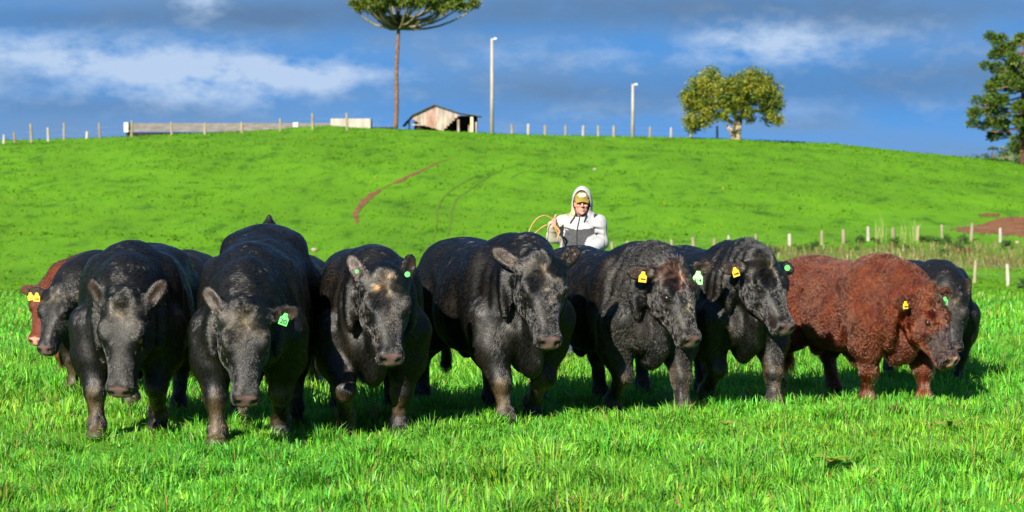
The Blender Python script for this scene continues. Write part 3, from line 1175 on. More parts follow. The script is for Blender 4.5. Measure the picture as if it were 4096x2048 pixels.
        for (su, sv, sr, amt, cc) in g("spots", ()):
            m = np.exp(-(((u - su) / sr) ** 2 + ((v - sv) / sr) ** 2)) * (w > -0.1) * hd
            blend(m * amt * np.clip(0.6 + 1.2 * nf, 0, 1), cc)
        if g("face_dark"):
            m = np.clip((u - 0.27 + .3 * np.minimum(v, 0)) / 0.08, 0, 1) * (w > -.13) * hd
            blend(m * 0.9, (0.014, 0.010, 0.009))
        # bare nose leather
        ns = hd * np.clip((u - 0.572 + .25 * np.maximum(0, .05 - np.abs(v)) - .25 * .05) / 0.015, 0, 1) * np.clip((w + 0.094 + .4 * np.maximum(0, .04 - np.abs(v)) - .016) / .008, 0, 1) * np.clip((0.074 - np.abs(v)) / 0.012, 0, 1)
        blend(ns, g("nose", (0.075, 0.046, 0.043)))
        nost = np.exp(-((u - 0.618) / 0.030) ** 2 - ((np.abs(v) - 0.050) / 0.019) ** 2 - ((w + .040) / .024) ** 2) * hd
        blend(nost * 1.5, (0.01, 0.006, 0.006))
        lids = np.exp(-((u - 0.262) / 0.036) ** 2 - ((np.abs(v) - 0.15) / 0.03) ** 2 - ((w + .016) / .03) ** 2)
        blend(lids * g("lid", 0.7), g("lid_col", (0.006, 0.004, 0.004)))
        # inside of the ears
        for (c, d, bb, nn) in ear_info:
            e = P - c
            m = (np.abs(e @ d) < 0.09) * (np.abs(e @ bb) < 0.045) * ((Nn @ nn) > 0.25) * (np.abs(e @ nn) < 0.05)
            blend(m * 0.7, g("ear_in", (0.035, 0.022, 0.015)))
        # hooves
        blend(np.clip((0.075 - P[:, 2]) / 0.02, 0, 1), (0.05, 0.035, 0.028))
        return C, ns, u, v, w, hd
    C, ns, *_ = colour(V, N)
    me_b = np_mesh("body", V, F, True, C * (g("skin", 1.0) + (1 - g("skin", .8)) * np.clip(ns, 0, 1))[:, None])
    body = link("body", me_b, [M_WOOL if g("red") else M_HIDE, M_NOSE], root)
    me_b.polygons.foreach_set("material_index", (ns[F].mean(1) > 0.5).astype(np.int32))
    # eyes
    for s in (1, -1):
        bm = bmesh.new()
        bmesh.ops.create_uvsphere(bm, u_segments=14, v_segments=9, radius=0.026 * hs)
        me = bpy.data.meshes.new("eye")
        bm.to_mesh(me)
        bm.free()
        me.polygons.foreach_set("use_smooth", [True] * len(me.polygons))
        e = link("eye", me, M_EYE, root)
        e.location = Vector(hp(0.265, s * 0.137, -0.014))
    # coat
    nh = g("hairs", 150000)
    A = np.concatenate([F[:, [0, 1, 2]], F[:, [0, 2, 3]]])
    ar = np.linalg.norm(np.cross(V[A[:, 1]] - V[A[:, 0]], V[A[:, 2]] - V[A[:, 0]]), axis=1)
    Hq = (V[A[:, 0]] - poll)
    onh = ((Hq @ U / hs > -0.1) & (np.abs(Hq @ Vv) < .3) & (Hq @ W / hs > -.32))
    ar = ar * np.where(onh, 3.5, 1.0) * np.where(ns[A[:, 0]] > 0.3, 0.0, 1) * (V[A[:, 0], 2] > 0.09)
    cdf = np.cumsum(ar)
    ti = np.searchsorted(cdf, rng.uniform(0, cdf[-1], nh))
    r1, r2 = np.sqrt(rng.uniform(size=nh)), rng.uniform(size=nh)
    T = A[ti]
    P = V[T[:, 0]] * (1 - r1)[:, None] + V[T[:, 1]] * (r1 * (1 - r2))[:, None] + V[T[:, 2]] * (r1 * r2)[:, None]
    Nn = N[T[:, 0]]
    Cc, ns2, u, v, w, hd = colour(P, Nn)
    # lie of the coat
    D = np.tile(np.array((-0.75, 0, -0.45)), (nh, 1))
    D[:, 2] -= 0.5 * np.clip((1.15 - P[:, 2]) / 0.5, 0, 1)
    D[:, 0] += 0.5 * np.clip((0.6 - P[:, 2]) / 0.3, 0, 1)
    if True:
        fw = np.outer((u - 0.11), U) + np.outer(v, Vv)
        fw /= np.linalg.norm(fw, axis=1)[:, None] + 1e-6
        fm = (hd & (u > 0.0))[:, None]
        D = np.where(fm, fw, D)
    jit = np.stack([vnoise(P, 5.0, 40 + j) for j in range(3)], 1)
    jit2 = np.stack([vnoise(P, 17.0, 50 + j) for j in range(3)], 1)
    jit3 = np.stack([vnoise(P, 34.0, 60 + j) for j in range(3)], 1)
    mess = (g("messy", 0.24) * np.where(hd, 1.4, 1.0))[:, None]
    D = D + 0.28 * jit + mess * jit2 + 0.6 * mess * jit3 + 0.06 * rng.normal(size=(nh, 3))
    D -= Nn * (D * Nn).sum(1)[:, None]
    D /= np.linalg.norm(D, axis=1)[:, None] + 1e-6
    L = g("hair_len", 0.024) * rng.uniform(0.6, 1.3, nh)
    L *= np.where(hd & (u > 0.16), np.clip(.75 - (u - .16) * 1.2, .35, 1), 1.0)
    crown = np.exp(-((u - 0.02) / 0.09) ** 2 - (v / 0.12) ** 2) * (w > -.15)
    L *= 1 + g("mop", 0.12) * crown
    ridge = np.exp(-(P[:, 1] / 0.05) ** 2) * (Nn[:, 2] > 0.5) * (P[:, 0] > -0.2)
    L *= 1 + g("mane", 0.0) * ridge
    tailtip = (P[:, 0] < -1.40) & (P[:, 2] < 0.62) & (np.abs(P[:, 1] - sw * .7) < .12)
    L *= np.where(tailtip, 3.0, 1)
    near_ear = np.zeros(nh, bool)
    for (c, d, bb, nn) in ear_info:
        near_ear |= np.linalg.norm(P - c, axis=1) < 0.13
    L *= np.where(near_ear & ~(hd & (np.abs(v) < .16)), 0.55, 1)
    eye_d = np.minimum(np.linalg.norm(P - hp(0.265, .15, -.016), axis=1), np.linalg.norm(P - hp(0.265, -.15, -.016), axis=1))
    L *= np.clip((eye_d - 0.034) / 0.03, 0.03, 1)
    dark = np.clip(1 + 0.45 * vnoise(P, 9.0, 71) + 0.45 * vnoise(P, 30.0, 72) + 0.3 * rng.normal(size=nh), 0.2, 3.5)
    Cc = Cc * dark[:, None]
    rad = g("hair_rad", 0.0007) * rng.uniform(0.7, 1.2, nh) * np.where(hd & (u > .1), .8, 1)
    cz = g("curl", 0.0)
    amp = np.full(nh, cz) * np.where(hd & (u > 0.16), 0.25, 1) * (P[:, 2] > .35)
    if g("neck_curl"):
        amp = np.maximum(amp, g("neck_curl") * np.exp(-((P[:, 0] - 0.36) / 0.2) ** 2) * (1 - hd))
    lift = 0.10 + 0.12 * hd + 0.9 * crown * g("mop", 0.12) + 1.2 * ridge * min(1, g("mane", 0))
    npts = 8 if (cz > 0 or g("neck_curl")) else 4
    hair_curves("coat", P, Nn, D, L, rad, Cc * g("hair_gain", 1.0), lift, (amp, g("curl_len", 0.03)), npts, root, rng, M_COAT_RED if g("red") else M_COAT)
    # whiskers and lashes stay with the coat; ear tags
    Ri = Matrix.Rotation(-(h - math.pi / 2), 3, "Z")
    for (which, kind, size, mat, text, tilt, off) in g("tags", ()):
        c, d, bb, nn = ear_info[which]
        right = np.array(Ri @ Vector((1, 0.0, 0)))
        toward = np.array(Ri @ Vector((0, -1, 0)))
        pos = c + nn * 0.02 + toward * (0.075 + off[1]) + d * off[0] + np.array((0, 0, off[2]))
        yaw = math.radians(off[3]) if len(off) > 3 else 0
        right = np.array(Matrix.Rotation(yaw, 3, "Z") @ Vector(right))
        ear_tag(root, pos, right, size, mat, text, tilt, kind)
    return root


BULLS = [
    dict(at=(522, 17.85), heading=1, label="black bull with nose almost in the grass, directly beside the one with yellow ear tags",
         poll=(0.66, 0.03, 1.02), head_yaw=-12, head_pitch=80, head=1.05, step=(-0.05, 0.20, 0, -0.25), knee=(.22, 0), seed=1, fat=.97, dust=.12,
         ears=((-0.72, 0.52, -.1), (-0.72, 0.52, -.1)), brown=.3),
    dict(at=(1000, 17.3), heading=0, label="black bull with head held lowest and one green ear tag sticking out sideways",
         poll=(0.72, 0.04, 0.99), head_yaw=10, head_pitch=76, head=1.02, step=(-0.25, 0.16, -.1, .1), knee=(.15, 0), seed=2, rump=0.17, horn_tail=.05, dust=.4, fat=.97,
         ears=((-0.15, 0.95, -.1), (-0.75, 0.45, -.1)), tags=((0, "flag", 0.062, M_TAG_G, "20", 0.35, (0.01, 0, -.01)),), brown=.3),
    dict(at=(1484, 18.0), heading=6, label="black bull with two small green ear studs and tan flecks over its eyes",
         poll=(0.68, 0.07, 1.23), head_yaw=8, head_pitch=66, head=1.01, step=(-0.05, 0.12, .1, -.1), knee=(0, .35), seed=3, dust=.35, brisket=.06,
         ears=((-0.92, 0.38, -.05), (-0.88, 0.40, -.05)), brown=.45,
         spots=((0.10, -.07, .02, 1, (.42, .24, .1)), (0.03, .02, .02, .9, (.4, .22, .1)), (0.03, .06, .013, 1, (.45, .2, .08)), (0.15, .0, .014, .6, (.35, .25, .1)), (.07, -.09, .015, .8, (.4, .25, .1))),
         tags=((0, "button", 0.020, M_TAG_G, "", 0, (-.06, 0, 0)), (1, "button", 0.013, M_TAG_G, "", 0, (-.03, 0, 0)))),
    dict(at=(2045, 18.8), heading=21, label="large black bull in front of the man, muzzle above a hanging dewlap",
         poll=(0.66, -0.02, 1.26), head_yaw=-5, head_pitch=66, head=1.02, step=(-.16, 0.24, .2, -.25), knee=(.2, 0), seed=4, scale=1.03, dust=.15, brisket=.09, brown=.28,
         ears=((-0.62, 0.72, -.1), (-0.62, 0.72, -.1)), spots=((0.16, .10, .014, 1, (.42, .26, .12)), (0.24, .0, .012, .7, (.4, .3, .2)), (.3, .02, .03, .5, (.2, .15, .1)))),
    dict(at=(2545, 19.5), heading=26, label="black bull with a rusty scuffed forehead and a yellow numbered tag in one ear",
         poll=(0.62, 0.0, 1.27), head_yaw=6, head_pitch=64, head=1.04, scale=.98, step=(0.26, -.12, .2, -.2), knee=(0, .18), seed=5, dust=.6, dust_col=(.17, .065, .035), brown=.45,
         neck_curl=.0045, messy=.26, hair_len=.028, hairs=100000, hair_rad=.0009, wrinkle=1.0, mop=.5, ears=((-0.12, 0.95, .25), (-0.15, 0.95, -.15)),
         spots=((0.08, .05, .035, 1, (.40, .17, .10)), (.12, .06, .03, .9, (.36, .17, .11)), (.36, .02, .05, .4, (.2, .16, .07))), lid=.3,
         tags=((1, "flag", 0.062, M_TAG_Y, "605394", 0.12, (-.01, 0, -.01, 10)), (0, "flag", 0.078, M_TAG_P, "314", 0.06, (-.04, 0.02, -.03)))),
    dict(at=(2925, 20.0), heading=21, label="black bull with shaggy crown, looking past the camera, green ring tag in far ear",
         poll=(0.60, 0.0, 1.31), head_yaw=13, head_pitch=58, head=1.04, scale=.96, step=(0.28, -.14, .2, -.2), knee=(0, .22), seed=6, dust=.15, mop=.7, mane=.6, messy=.24, hair_len=.027, hairs=100000, hair_rad=.0009, wrinkle=.8,
         neck_curl=.0015, brown=.4, ears=((0.02, 0.98, -.15), (-0.05, 0.98, -.15)), lid=.3,
         tags=((1, "flag", 0.058, M_TAG_Y, "0498", -0.3, (0, 0, -.01, 15)), (0, "button", 0.024, M_TAG_G, "", 0, (0, 0, 0)))),
    dict(at=(3525, 20.7), heading=30, label="curly reddish-brown bull with pink nose, seen almost side-on",
         poll=(0.70, -0.02, 1.10), head_yaw=14, head_pitch=62, head=1.10, scale=.90, messy=.3, step=(0.26, -.10, .2, -.15), seed=7, red=1, coat=(.070, .0105, .0028), bleach=(.13, .028, .007), brown=.6,
         skin=.55, dust=.7, dust_col=(.24, .10, .045), curl=.0075, hair_len=.055, hair_rad=.0013, hairs=120000, curl_len=.04, wrinkle=.5, mop=.4, mud=.5, brisket=.03,
         ears=((-0.25, 0.95, .3), (0.0, 0.97, -.2)), nose=(.42, .20, .14), face_dark=1, lid=.5, lid_col=(.3, .12, .07), ear_in=(.05, .02, .01),
         tags=((1, "flag", 0.052, M_TAG_Y, "1820", -0.05, (0, 0, 0, 25)), (0, "flag", 0.052, M_TAG_G, "20", 0.0, (-.02, 0.0, -.03)))),
    dict(at=(3752, 22.4), heading=8, label="black bull partly hidden behind the reddish-brown bull, one ear raised",
         poll=(0.50, 0.02, 1.06), head_yaw=-6, head_pitch=76, head=1.0, step=(0.0, .05, 0, 0), seed=8, scale=.82, hairs=30000, vox=.016, brown=.12,
         ears=((-0.95, 0.28, -.05), (-0.8, 0.5, -.1))),
    dict(at=(385, 21.2), heading=-8, label="black bull with two yellow ear tags peering from behind the front row",
         poll=(0.60, -0.2, 1.06), head_yaw=-14, head_pitch=64, head=1.0, step=(0.05, -.05, 0, 0), seed=9, scale=.88, hairs=35000, vox=.016, brown=.2,
         ears=((-0.15, 0.95, -.1), (-0.22, 0.95, -.1)),
         tags=((1, "flag", 0.062, M_TAG_Y, "1522", 0.05, (-.03, 0, -.01)), (1, "flag", 0.055, M_TAG_Y, "", -0.1, (.055, 0.01, -.02)))),
    dict(at=(345, 22.8), heading=-12, label="rusty red bull mostly hidden at the very back beside the yellow-tagged one",
         poll=(0.62, -0.2, 1.10), head_yaw=-12, head_pitch=66, head=1.0, seed=10, scale=.86, hairs=30000, vox=.018, red=1, coat=(.07, .012, .004), bleach=(.10, .024, .008),
         brown=.5, curl=.005, hair_rad=.0014, hair_len=.04, nose=(.4, .18, .13), ears=((-0.1, 0.97, -.1), (-0.12, 0.97, -.1))),
    dict(at=(745, 22.6), heading=6, label="black bull with tan forehead looking out between two front-row bulls",
         poll=(0.62, 0.02, 1.12), head_yaw=6, head_pitch=70, head=1.0, seed=11, scale=.88, hairs=30000, vox=.018, dust=.9, dust_col=(.16, .11, .05), brown=.5,
         ears=((-0.5, 0.8, -.1), (-0.5, 0.8, -.1))),
    dict(at=(1180, 21.6), heading=4, label="black bull hidden behind the low-headed bull, only its rounded back and leg showing",
         poll=(0.60, -0.1, 1.02), head_yaw=-10, head_pitch=76, head=1.0, seed=12, scale=.84, hairs=30000, vox=.018, rump=.08, horn_tail=.10, brown=.2,
         ears=((-0.5, 0.8, -.1), (-0.5, 0.8, -.1))),
]
for sp_ in BULLS:
    make_bull(sp_)
# ------------------------------------------------------------------ the herdsman
M_SKIN = col_mat("skin", 0.5, 0.3)
M_CLOTH = col_mat("jacket_cloth", 0.85, 0.15, 0.0, 0.2)
M_PANEL = noise_mat("charcoal_cloth", (0.035, 0.036, 0.04), (0.055, 0.056, 0.06), 40, 0.9, 0.1, 0.1)
M_BLACK = noise_mat("black_cord", (0.008, 0.008, 0.009), (0.016, 0.016, 0.018), 60, 0.7, 0, 0.2)
M_CAP = noise_mat("olive_cap", (0.15, 0.112, 0.02), (0.22, 0.17, 0.036), 22, 0.85, 0.1, 0.1)
M_CAPW = noise_mat("cap_print", (0.5, 0.49, 0.46), (0.6, 0.59, 0.56), 50, 0.8, 0, 0.1)
M_DENIM = noise_mat("denim", (0.03, 0.04, 0.07), (0.05, 0.06, 0.10), 40, 0.9, 0.1, 0.1)
M_BOOT = noise_mat("boot_leather", (0.03, 0.02, 0.012), (0.05, 0.033, 0.02), 20, 0.5, 0.1, 0.4)
M_ROPE = noise_mat("rawhide_rope", (0.28, 0.145, 0.055), (0.42, 0.25, 0.10), 30, 0.6, 0.2, 0.3)


def make_person():
    Y0 = 25.3
    base = on_ground(2320, Y0)
    k = FPX / Y0
    root = empty("person", base)
    tag(root, "person in pale hoodie with dark chest panel and olive cap, gripping a coiled rope", "person")

    def q(zx, zy, dy):
        """a place measured in the photograph, dy metres nearer (-) or farther than the body axis"""
        p = at(2080 + zx * 0.2174, 720 + zy * 0.2174, Y0 + dy)
        return np.array(p - base)
    hc = q(1140, 440, 0.0)                       # middle of the head
    neck = q(1140, 640, 0.03)
    shL, shR = q(800, 800, 0.03), q(1430, 800, 0.03)
    elL, haL = q(615, 1040, -0.08), q(610, 790, -0.24)
    elR, haR = q(1500, 1150, 0.0), q(1290, 1330, -0.20)
    wrL = haL + (elL - haL) * 0.16
    # --- body: head, trunk, limbs and hands in one skin
    f = Field((-0.55, -0.5, -0.02), (0.52, 0.32, 1.85), 0.0085)
    f.sweep((0, 0, 0), (0, 0, 1), (1, 0, 0), (0, 1, 0), [0.78, 0.86, 1.0, 1.2, 1.34, 1.42, 1.47], [0.16, 0.165, 0.155, 0.185, 0.20, 0.16, 0.08],
            [0.11, 0.115, 0.10, 0.11, 0.11, 0.09, 0.06], [-0.10, -0.115, -0.13, -0.12, -0.11, -0.08, -0.04], 2.3, 0.0)
    f.cap(neck + (0, 0.02, -0.06), hc + (0, 0.03, -0.06), 0.062, 0.058, 0.03)
    f.ell(hc + (0, 0.015, 0.035), (0.072, 0.095, 0.100), k=0.02)
    f.ell(hc + (0, -0.012, -0.055), (0.062, 0.072, 0.070), k=0.03)          # jaw
    f.ell(hc + (0, -0.078, -0.098), (0.026, 0.018, 0.018), k=0.02)          # chin
    f.cap(hc + (0, -0.094, 0.015), hc + (0, -0.108, -0.020), 0.010, 0.014, 0.014)   # nose
    for s in (-1, 1):
        f.ell(hc + (s * 0.013, -0.100, -0.024), (0.009, 0.010, 0.008), k=0.008)
        f.ell(hc + (s * 0.032, -0.093, 0.018), (0.010, 0.006, 0.006), k=0.006, sub=True)   # eye socket
        f.ell(hc + (s * 0.034, -0.084, 0.037), (0.026, 0.012, 0.008), k=0.012)             # brow
        f.ell(hc + (s * 0.042, -0.070, -0.015), (0.022, 0.018, 0.018), k=0.02)             # cheek
        f.ell(hc + (s * 0.073, 0.012, -0.005), (0.010, 0.020, 0.032), k=0.008)             # ear
    f.ell(hc + (0, -0.094, -0.056), (0.025, 0.010, 0.007), k=0.008)
    f.ell(hc + (0, -0.092, -0.069), (0.022, 0.010, 0.007), k=0.008)
    f.ell(hc + (0, -0.104, -0.0625), (0.024, 0.008, 0.003), k=0.004, sub=True)
    for sh, el, ha in ((shL, elL, wrL), (shR, elR, haR)):
        f.cap(sh, el, 0.055, 0.044, 0.04)
        f.cap(el, ha, 0.044, 0.030, 0.02)
    for s in (-1, 1):
        f.cap((s * 0.095, 0, 0.82), (s * 0.11, -0.01, 0.47), 0.085, 0.058, 0.05)
        f.cap((s * 0.11, -0.01, 0.47), (s * 0.12, 0.02, 0.09), 0.056, 0.038, 0.03)
        f.cap((s * 0.12, 0.03, 0.05), (s * 0.13, -0.14, 0.035), 0.042, 0.035, 0.02)
    # fist round the rope: palm, four curled fingers, thumb on top
    px_, py_, pz_ = np.array((1.0, 0, 0)), np.array((0, 1.0, 0)), np.array((0, 0, 1.0))
    f.ell(haL + (0.008, 0.012, 0.0), (0.038, 0.024, 0.046), k=0.012)
    for i, (dz, ln) in enumerate(((0.034, 0.030), (0.012, 0.034), (-0.011, 0.032), (-0.033, 0.026))):
        k0 = haL + (0.034, -0.008, dz)
        k1 = haL + (0.022, -0.036, dz - 0.003)
        k2 = haL + (0.022 - ln, -0.040, dz - 0.005)
        k3 = haL + (0.020 - ln, -0.018, dz - 0.006)
        for a, b in ((k0, k1), (k1, k2), (k2, k3)):
            f.cap(a, b, 0.0105, 0.0095, 0.004)
    f.cap(haL + (0.010, -0.005, 0.042), haL + (0.020, -0.030, 0.062), 0.013, 0.011, 0.008)
    f.cap(haL + (0.020, -0.030, 0.062), haL + (0.026, -0.034, 0.088), 0.011, 0.009, 0.004)
    # relaxed hand at the other side
    dR = unit(haR - elR)
    f.ell(haR + dR * 0.045, (0.042, 0.045, 0.026), k=0.02)
    for i in range(4):
        a = haR + dR * 0.075 + np.array((0.0, 0, 0.0)) + np.cross(dR, (0, 0, 1)) * (-0.03 + 0.02 * i)
        b = a + dR * (0.045 + 0.006 * (i in (1, 2))) + (0, 0, -0.012)
        f.cap(a, b, 0.0098, 0.009, 0.004)
        f.cap(b, b + dR * 0.02 + (0, 0, -0.025), 0.009, 0.008, 0.004)
    f.cap(haR + dR * .03 + (0, 0, .015), haR + dR * 0.075 + np.cross(dR, (0, 0, 1)) * 0.05 + (0, 0, .0), 0.012, 0.010, 0.008)
    V, F = f.mesh()
    V = relax(V, F, 1, 0.4)
    C = np.tile(np.array((0.42, 0.19, 0.135)), (len(V), 1))
    e = V - hc
    face = e[:, 1] < -0.03

    def bl(m, c):
        nonlocal C
        m = np.clip(m, 0, 1)[:, None]
        C = C * (1 - m) + np.array(c) * m
    bl(np.exp(-((np.abs(e[:, 0]) - 0.045) / 0.022) ** 2 - ((e[:, 2] + 0.012) / 0.025) ** 2) * face * 0.6, (0.56, 0.16, 0.12))
    bl(np.exp(-(e[:, 0] / 0.016) ** 2 - ((e[:, 2] + 0.02) / 0.02) ** 2) * face * 0.4, (0.55, 0.17, 0.13))
    bl(np.exp(-(e[:, 0] / 0.030) ** 4 - ((e[:, 2] + 0.042) / 0.007) ** 2) * face * 0.45, (0.12, 0.07, 0.045))
    bl(np.exp(-(e[:, 0] / 0.026) ** 4 - ((e[:, 2] + 0.0625) / 0.010) ** 2) * face * 0.75, (0.50, 0.15, 0.14))
    bl(np.exp(-(e[:, 0] / 0.045) ** 4 - ((e[:, 2] + 0.105) / 0.018) ** 2) * face * 0.5, (0.16, 0.09, 0.055))
    bl(np.exp(-((np.abs(e[:, 0]) - 0.033) / 0.02) ** 2 - ((e[:, 2] - 0.036) / 0.006) ** 2) * face * 0.4, (0.14, 0.08, 0.05))
    link("body", np_mesh("body", V, F, True, C), M_SKIN, root)
    for s in (-1, 1):
        bm = bmesh.new()
        bmesh.ops.create_uvsphere(bm, u_segments=10, v_segments=8, radius=0.0065)
        me = bpy.data.meshes.new("eye")
        bm.to_mesh(me)
        bm.free()
        eo = link("eye", me, M_EYE, root)
        eo.location = Vector(hc + (s * 0.032, -0.080, 0.016))
    # --- hoodie
    f = Field((-0.56, -0.5, 0.74), (0.56, 0.34, 1.85), 0.0095)
    f.sweep((0, 0, 0), (0, 0, 1), (1, 0, 0), (0, 1, 0), [0.76, 0.80, 0.95, 1.15, 1.30, 1.40, 1.46, 1.50, 1.52], [0.20, 0.205, 0.205, 0.212, 0.215, 0.185, 0.14, 0.105, 0.085],
            [0.15, 0.15, 0.14, 0.145, 0.145, 0.13, 0.115, 0.11, 0.10], [-0.15, -0.16, -0.165, -0.165, -0.15, -0.125, -0.11, -0.11, -0.10], 2.4, 0.0)
    for sh, el, ha in ((shL, elL, wrL), (shR, elR, haR)):
        f.cap(neck + (0, 0.03, -0.07), sh, 0.085, 0.078, 0.06)
        f.cap(sh, el, 0.074, 0.070, 0.09)
        f.cap(el, ha, 0.070, 0.052, 0.03)
        d = unit(ha - el)
        f.cap(ha - d * 0.03, ha, 0.056, 0.05, 0.02)
    for sx in (-1, 1):
        for t in (0.3, 0.6):
            c = (shL, shR)[sx > 0] * (1 - t) + (elL, elR)[sx > 0] * t
            f.cap(c + (-0.1, -0.09, 0.02), c + (0.1, -0.08, -0.03), 0.012, 0.012, 0.03, sub=True)
    # hood: a shell round head and cap, open in front
    f.ell(hc + (0.006, 0.035, 0.030), (0.106, 0.140, 0.155), k=0.03)
    f.cap(hc + (0, 0.04, -0.05), neck + (0, 0.03, -0.05), 0.103, 0.125, 0.05)
    f.ell(hc + (-0.006, -0.035, 0.005), (0.086, 0.145, 0.136), k=0.012, sub=True)
    f.ell(hc + (-0.014, -0.14, 0.0), (0.088, 0.12, 0.138), k=0.01, sub=True)
    V, F = f.mesh()
    V = relax(V, F, 1, 0.4)
    N = normals(V, F)
    V = V + N * (0.0045 * vnoise(V * (1, 1, 1.5), 3.0, 4) + 0.0025 * vnoise(V, 8.0, 9))[:, None]
    C = np.tile(np.array((0.27, 0.27, 0.28)), (len(V), 1))
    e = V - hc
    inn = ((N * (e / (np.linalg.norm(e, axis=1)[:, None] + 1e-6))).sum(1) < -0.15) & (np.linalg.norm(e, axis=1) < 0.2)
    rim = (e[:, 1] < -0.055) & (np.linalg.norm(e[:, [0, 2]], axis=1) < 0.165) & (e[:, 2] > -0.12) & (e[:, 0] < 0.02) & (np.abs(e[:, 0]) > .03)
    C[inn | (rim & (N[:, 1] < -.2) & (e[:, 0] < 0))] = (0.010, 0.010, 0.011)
    dirt = np.clip(vnoise(V, 2.0, 14) - 0.1, 0, 1) * (V[:, 0] < -0.05)
    C = C * (1 - 0.7 * dirt[:, None]) + 0.7 * dirt[:, None] * np.array((0.36, 0.27, 0.14))
    sl = np.exp(-(np.linalg.norm(V - (elL + haL) / 2, axis=1) / 0.13) ** 2)
    C = C * (1 - 0.6 * sl[:, None]) + 0.6 * sl[:, None] * np.array((0.42, 0.33, 0.18))
    hood = link("hoodie", np_mesh("hoodie", V, F, True, C), M_CLOTH, root)
    # the dark chest panel is the same cloth surface, laid on
    c0, cl, cr = q(1040, 915, 0)[2], q(780, 855, 0)[2], q(1360, 880, 0)[2]
    xl, xm, xr = q(780, 855, 0)[0], q(1040, 0, 0)[0], q(1360, 0, 0)[0]
    fc = V[F].mean(1)
    fn = N[F].mean(1)
    zt = np.interp(fc[:, 0], [xl, xm, xr], [cl, c0, cr])
    m = (fc[:, 0] > xl) & (fc[:, 0] < xr) & (fc[:, 2] < zt) & (fc[:, 2] > 0.98) & (fn[:, 1] < -0.2) & (fc[:, 1] < -0.08)
    arm = np.minimum(np.linalg.norm(fc - (elR + haR) / 2, axis=1), np.linalg.norm(fc - (elL + haL) / 2, axis=1)) < 0.14
    Fp = F[m & ~arm]
    used, inv = np.unique(Fp, return_inverse=True)
    link("chest_panel", np_mesh("chest_panel", V[used] + N[used] * 0.004, inv.reshape(Fp.shape), True), M_PANEL, hood)

    def on_front(x, z):
        mm = (np.abs(V[:, 0] - x) < 0.02) & (np.abs(V[:, 2] - z) < 0.02)
        return V[mm, 1].min() if mm.any() else -0.15
    mb = MB()
    zz = np.linspace(q(0, 625, 0)[2], 0.98, 14)
    xz = np.interp(zz, [q(0, 915, 0)[2], q(0, 625, 0)[2]], [q(1040, 0, 0)[0], q(1105, 0, 0)[0]])
    mb.tube([(x, on_front(x, z) - 0.005, z) for x, z in zip(xz, zz)], 0.0045, 6)
    mb.build("zip", M_BLACK, hood)
    for pts in (((1020, 580), (1015, 630), (985, 690), (945, 740), (915, 790)), ((1215, 600), (1215, 650), (1195, 710), (1172, 770))):
        mb = MB()
        P = [q(a, b, 0) for a, b in pts]
        mb.tube([(p[0], on_front(p[0], p[2]) - 0.008, p[2]) for p in P], 0.0055, 6)
        mb.build("drawstring", M_BLACK, hood)
    mb = MB()
    p = q(1225, 760, 0)
    yf = on_front(p[0], p[2]) - 0.004
    mb.tube([(p[0] - 0.008, yf, p[2] - .002), (p[0] - .003, yf, p[2] + .003), (p[0] + .003, yf, p[2] + .003), (p[0] + 0.008, yf, p[2] - .002)], 0.0022, 5)
    mb.build("chest_logo", M_BLACK, hood)
    # --- cap
    f = Field(hc + (-0.13, -0.24, -0.03), hc + (0.13, 0.14, 0.17), 0.006)
    f.ell(hc + (0, 0.0, 0.045), (0.081, 0.108, 0.088), k=0.0)
    f.ell(hc + (0, 0.02, -0.03), (0.2, 0.2, 0.055), k=0.004, sub=True)
    for i in range(9):                                                # curved peak
        x = -0.064 + 0.016 * i
        dz = -0.016 * (x / 0.072) ** 2
        f.cap(hc + (x, -0.075, 0.048 + dz), hc + (x * 0.92, -0.130 + 0.03 * (x / 0.072) ** 2, 0.026 + dz * 1.3), 0.010, 0.007, 0.012)
    V2, F2 = f.mesh()
    V2 = relax(V2, F2, 1, .5)
    capo = link("cap", np_mesh("cap", V2, F2, True), M_CAP, root)
    N2 = normals(V2, F2)
    fc2 = V2[F2].mean(1) - hc
    lim = 0.020 + 0.006 * np.sin(fc2[:, 0] * 210)
    m = (np.abs(fc2[:, 0]) < 0.036 + .006 * np.sin(fc2[:, 2] * 300)) & (np.abs(fc2[:, 2] - 0.092) < lim * .8) & (fc2[:, 1] < -0.04)
    Fp = F2[m]
    used, inv = np.unique(Fp, return_inverse=True)
    if len(Fp):
        link("cap_print", np_mesh("cap_print", V2[used] + N2[used] * 0.003, inv.reshape(Fp.shape), True), M_CAPW, capo)
    # --- trousers and boots
    f = Field((-0.3, -0.3, -0.02), (0.3, 0.25, 0.92), 0.012)
    f.ell((0, 0, 0.80), (0.19, 0.14, 0.11), k=0.0)
    for s in (-1, 1):
        f.cap((s * 0.095, 0, 0.80), (s * 0.11, -0.01, 0.47), 0.105, 0.082, 0.05)
        f.cap((s * 0.11, -0.01, 0.47), (s * 0.12, 0.02, 0.10), 0.080, 0.068, 0.03)
    V3, F3 = f.mesh()
    link("trousers", np_mesh("trousers", V3, F3, True), M_DENIM, root)
    for s in (-1, 1):
        f = Field((s * 0.13 - 0.1, -0.25, -0.02), (s * 0.13 + 0.1, 0.14, 0.2), 0.01)
        f.cap((s * 0.12, 0.03, 0.045), (s * 0.13, -0.15, 0.04), 0.052, 0.044, 0.0)
        f.cap((s * 0.12, 0.03, 0.05), (s * 0.12, 0.025, 0.15), 0.055, 0.055, 0.03)
        V3, F3 = f.mesh()
        link("boot", np_mesh("boot", V3, F3, True), M_BOOT, root)
    # --- the rope in the fist is a thing of its own
    r = empty("rope", base + Vector(haL))
    tag(r, "stiff tan rope coiled in a loop from the person's raised fist", "rope")
    off = haL

    def rp(zx, zy, dy):
        return Vector(q(zx, zy, dy) - off)

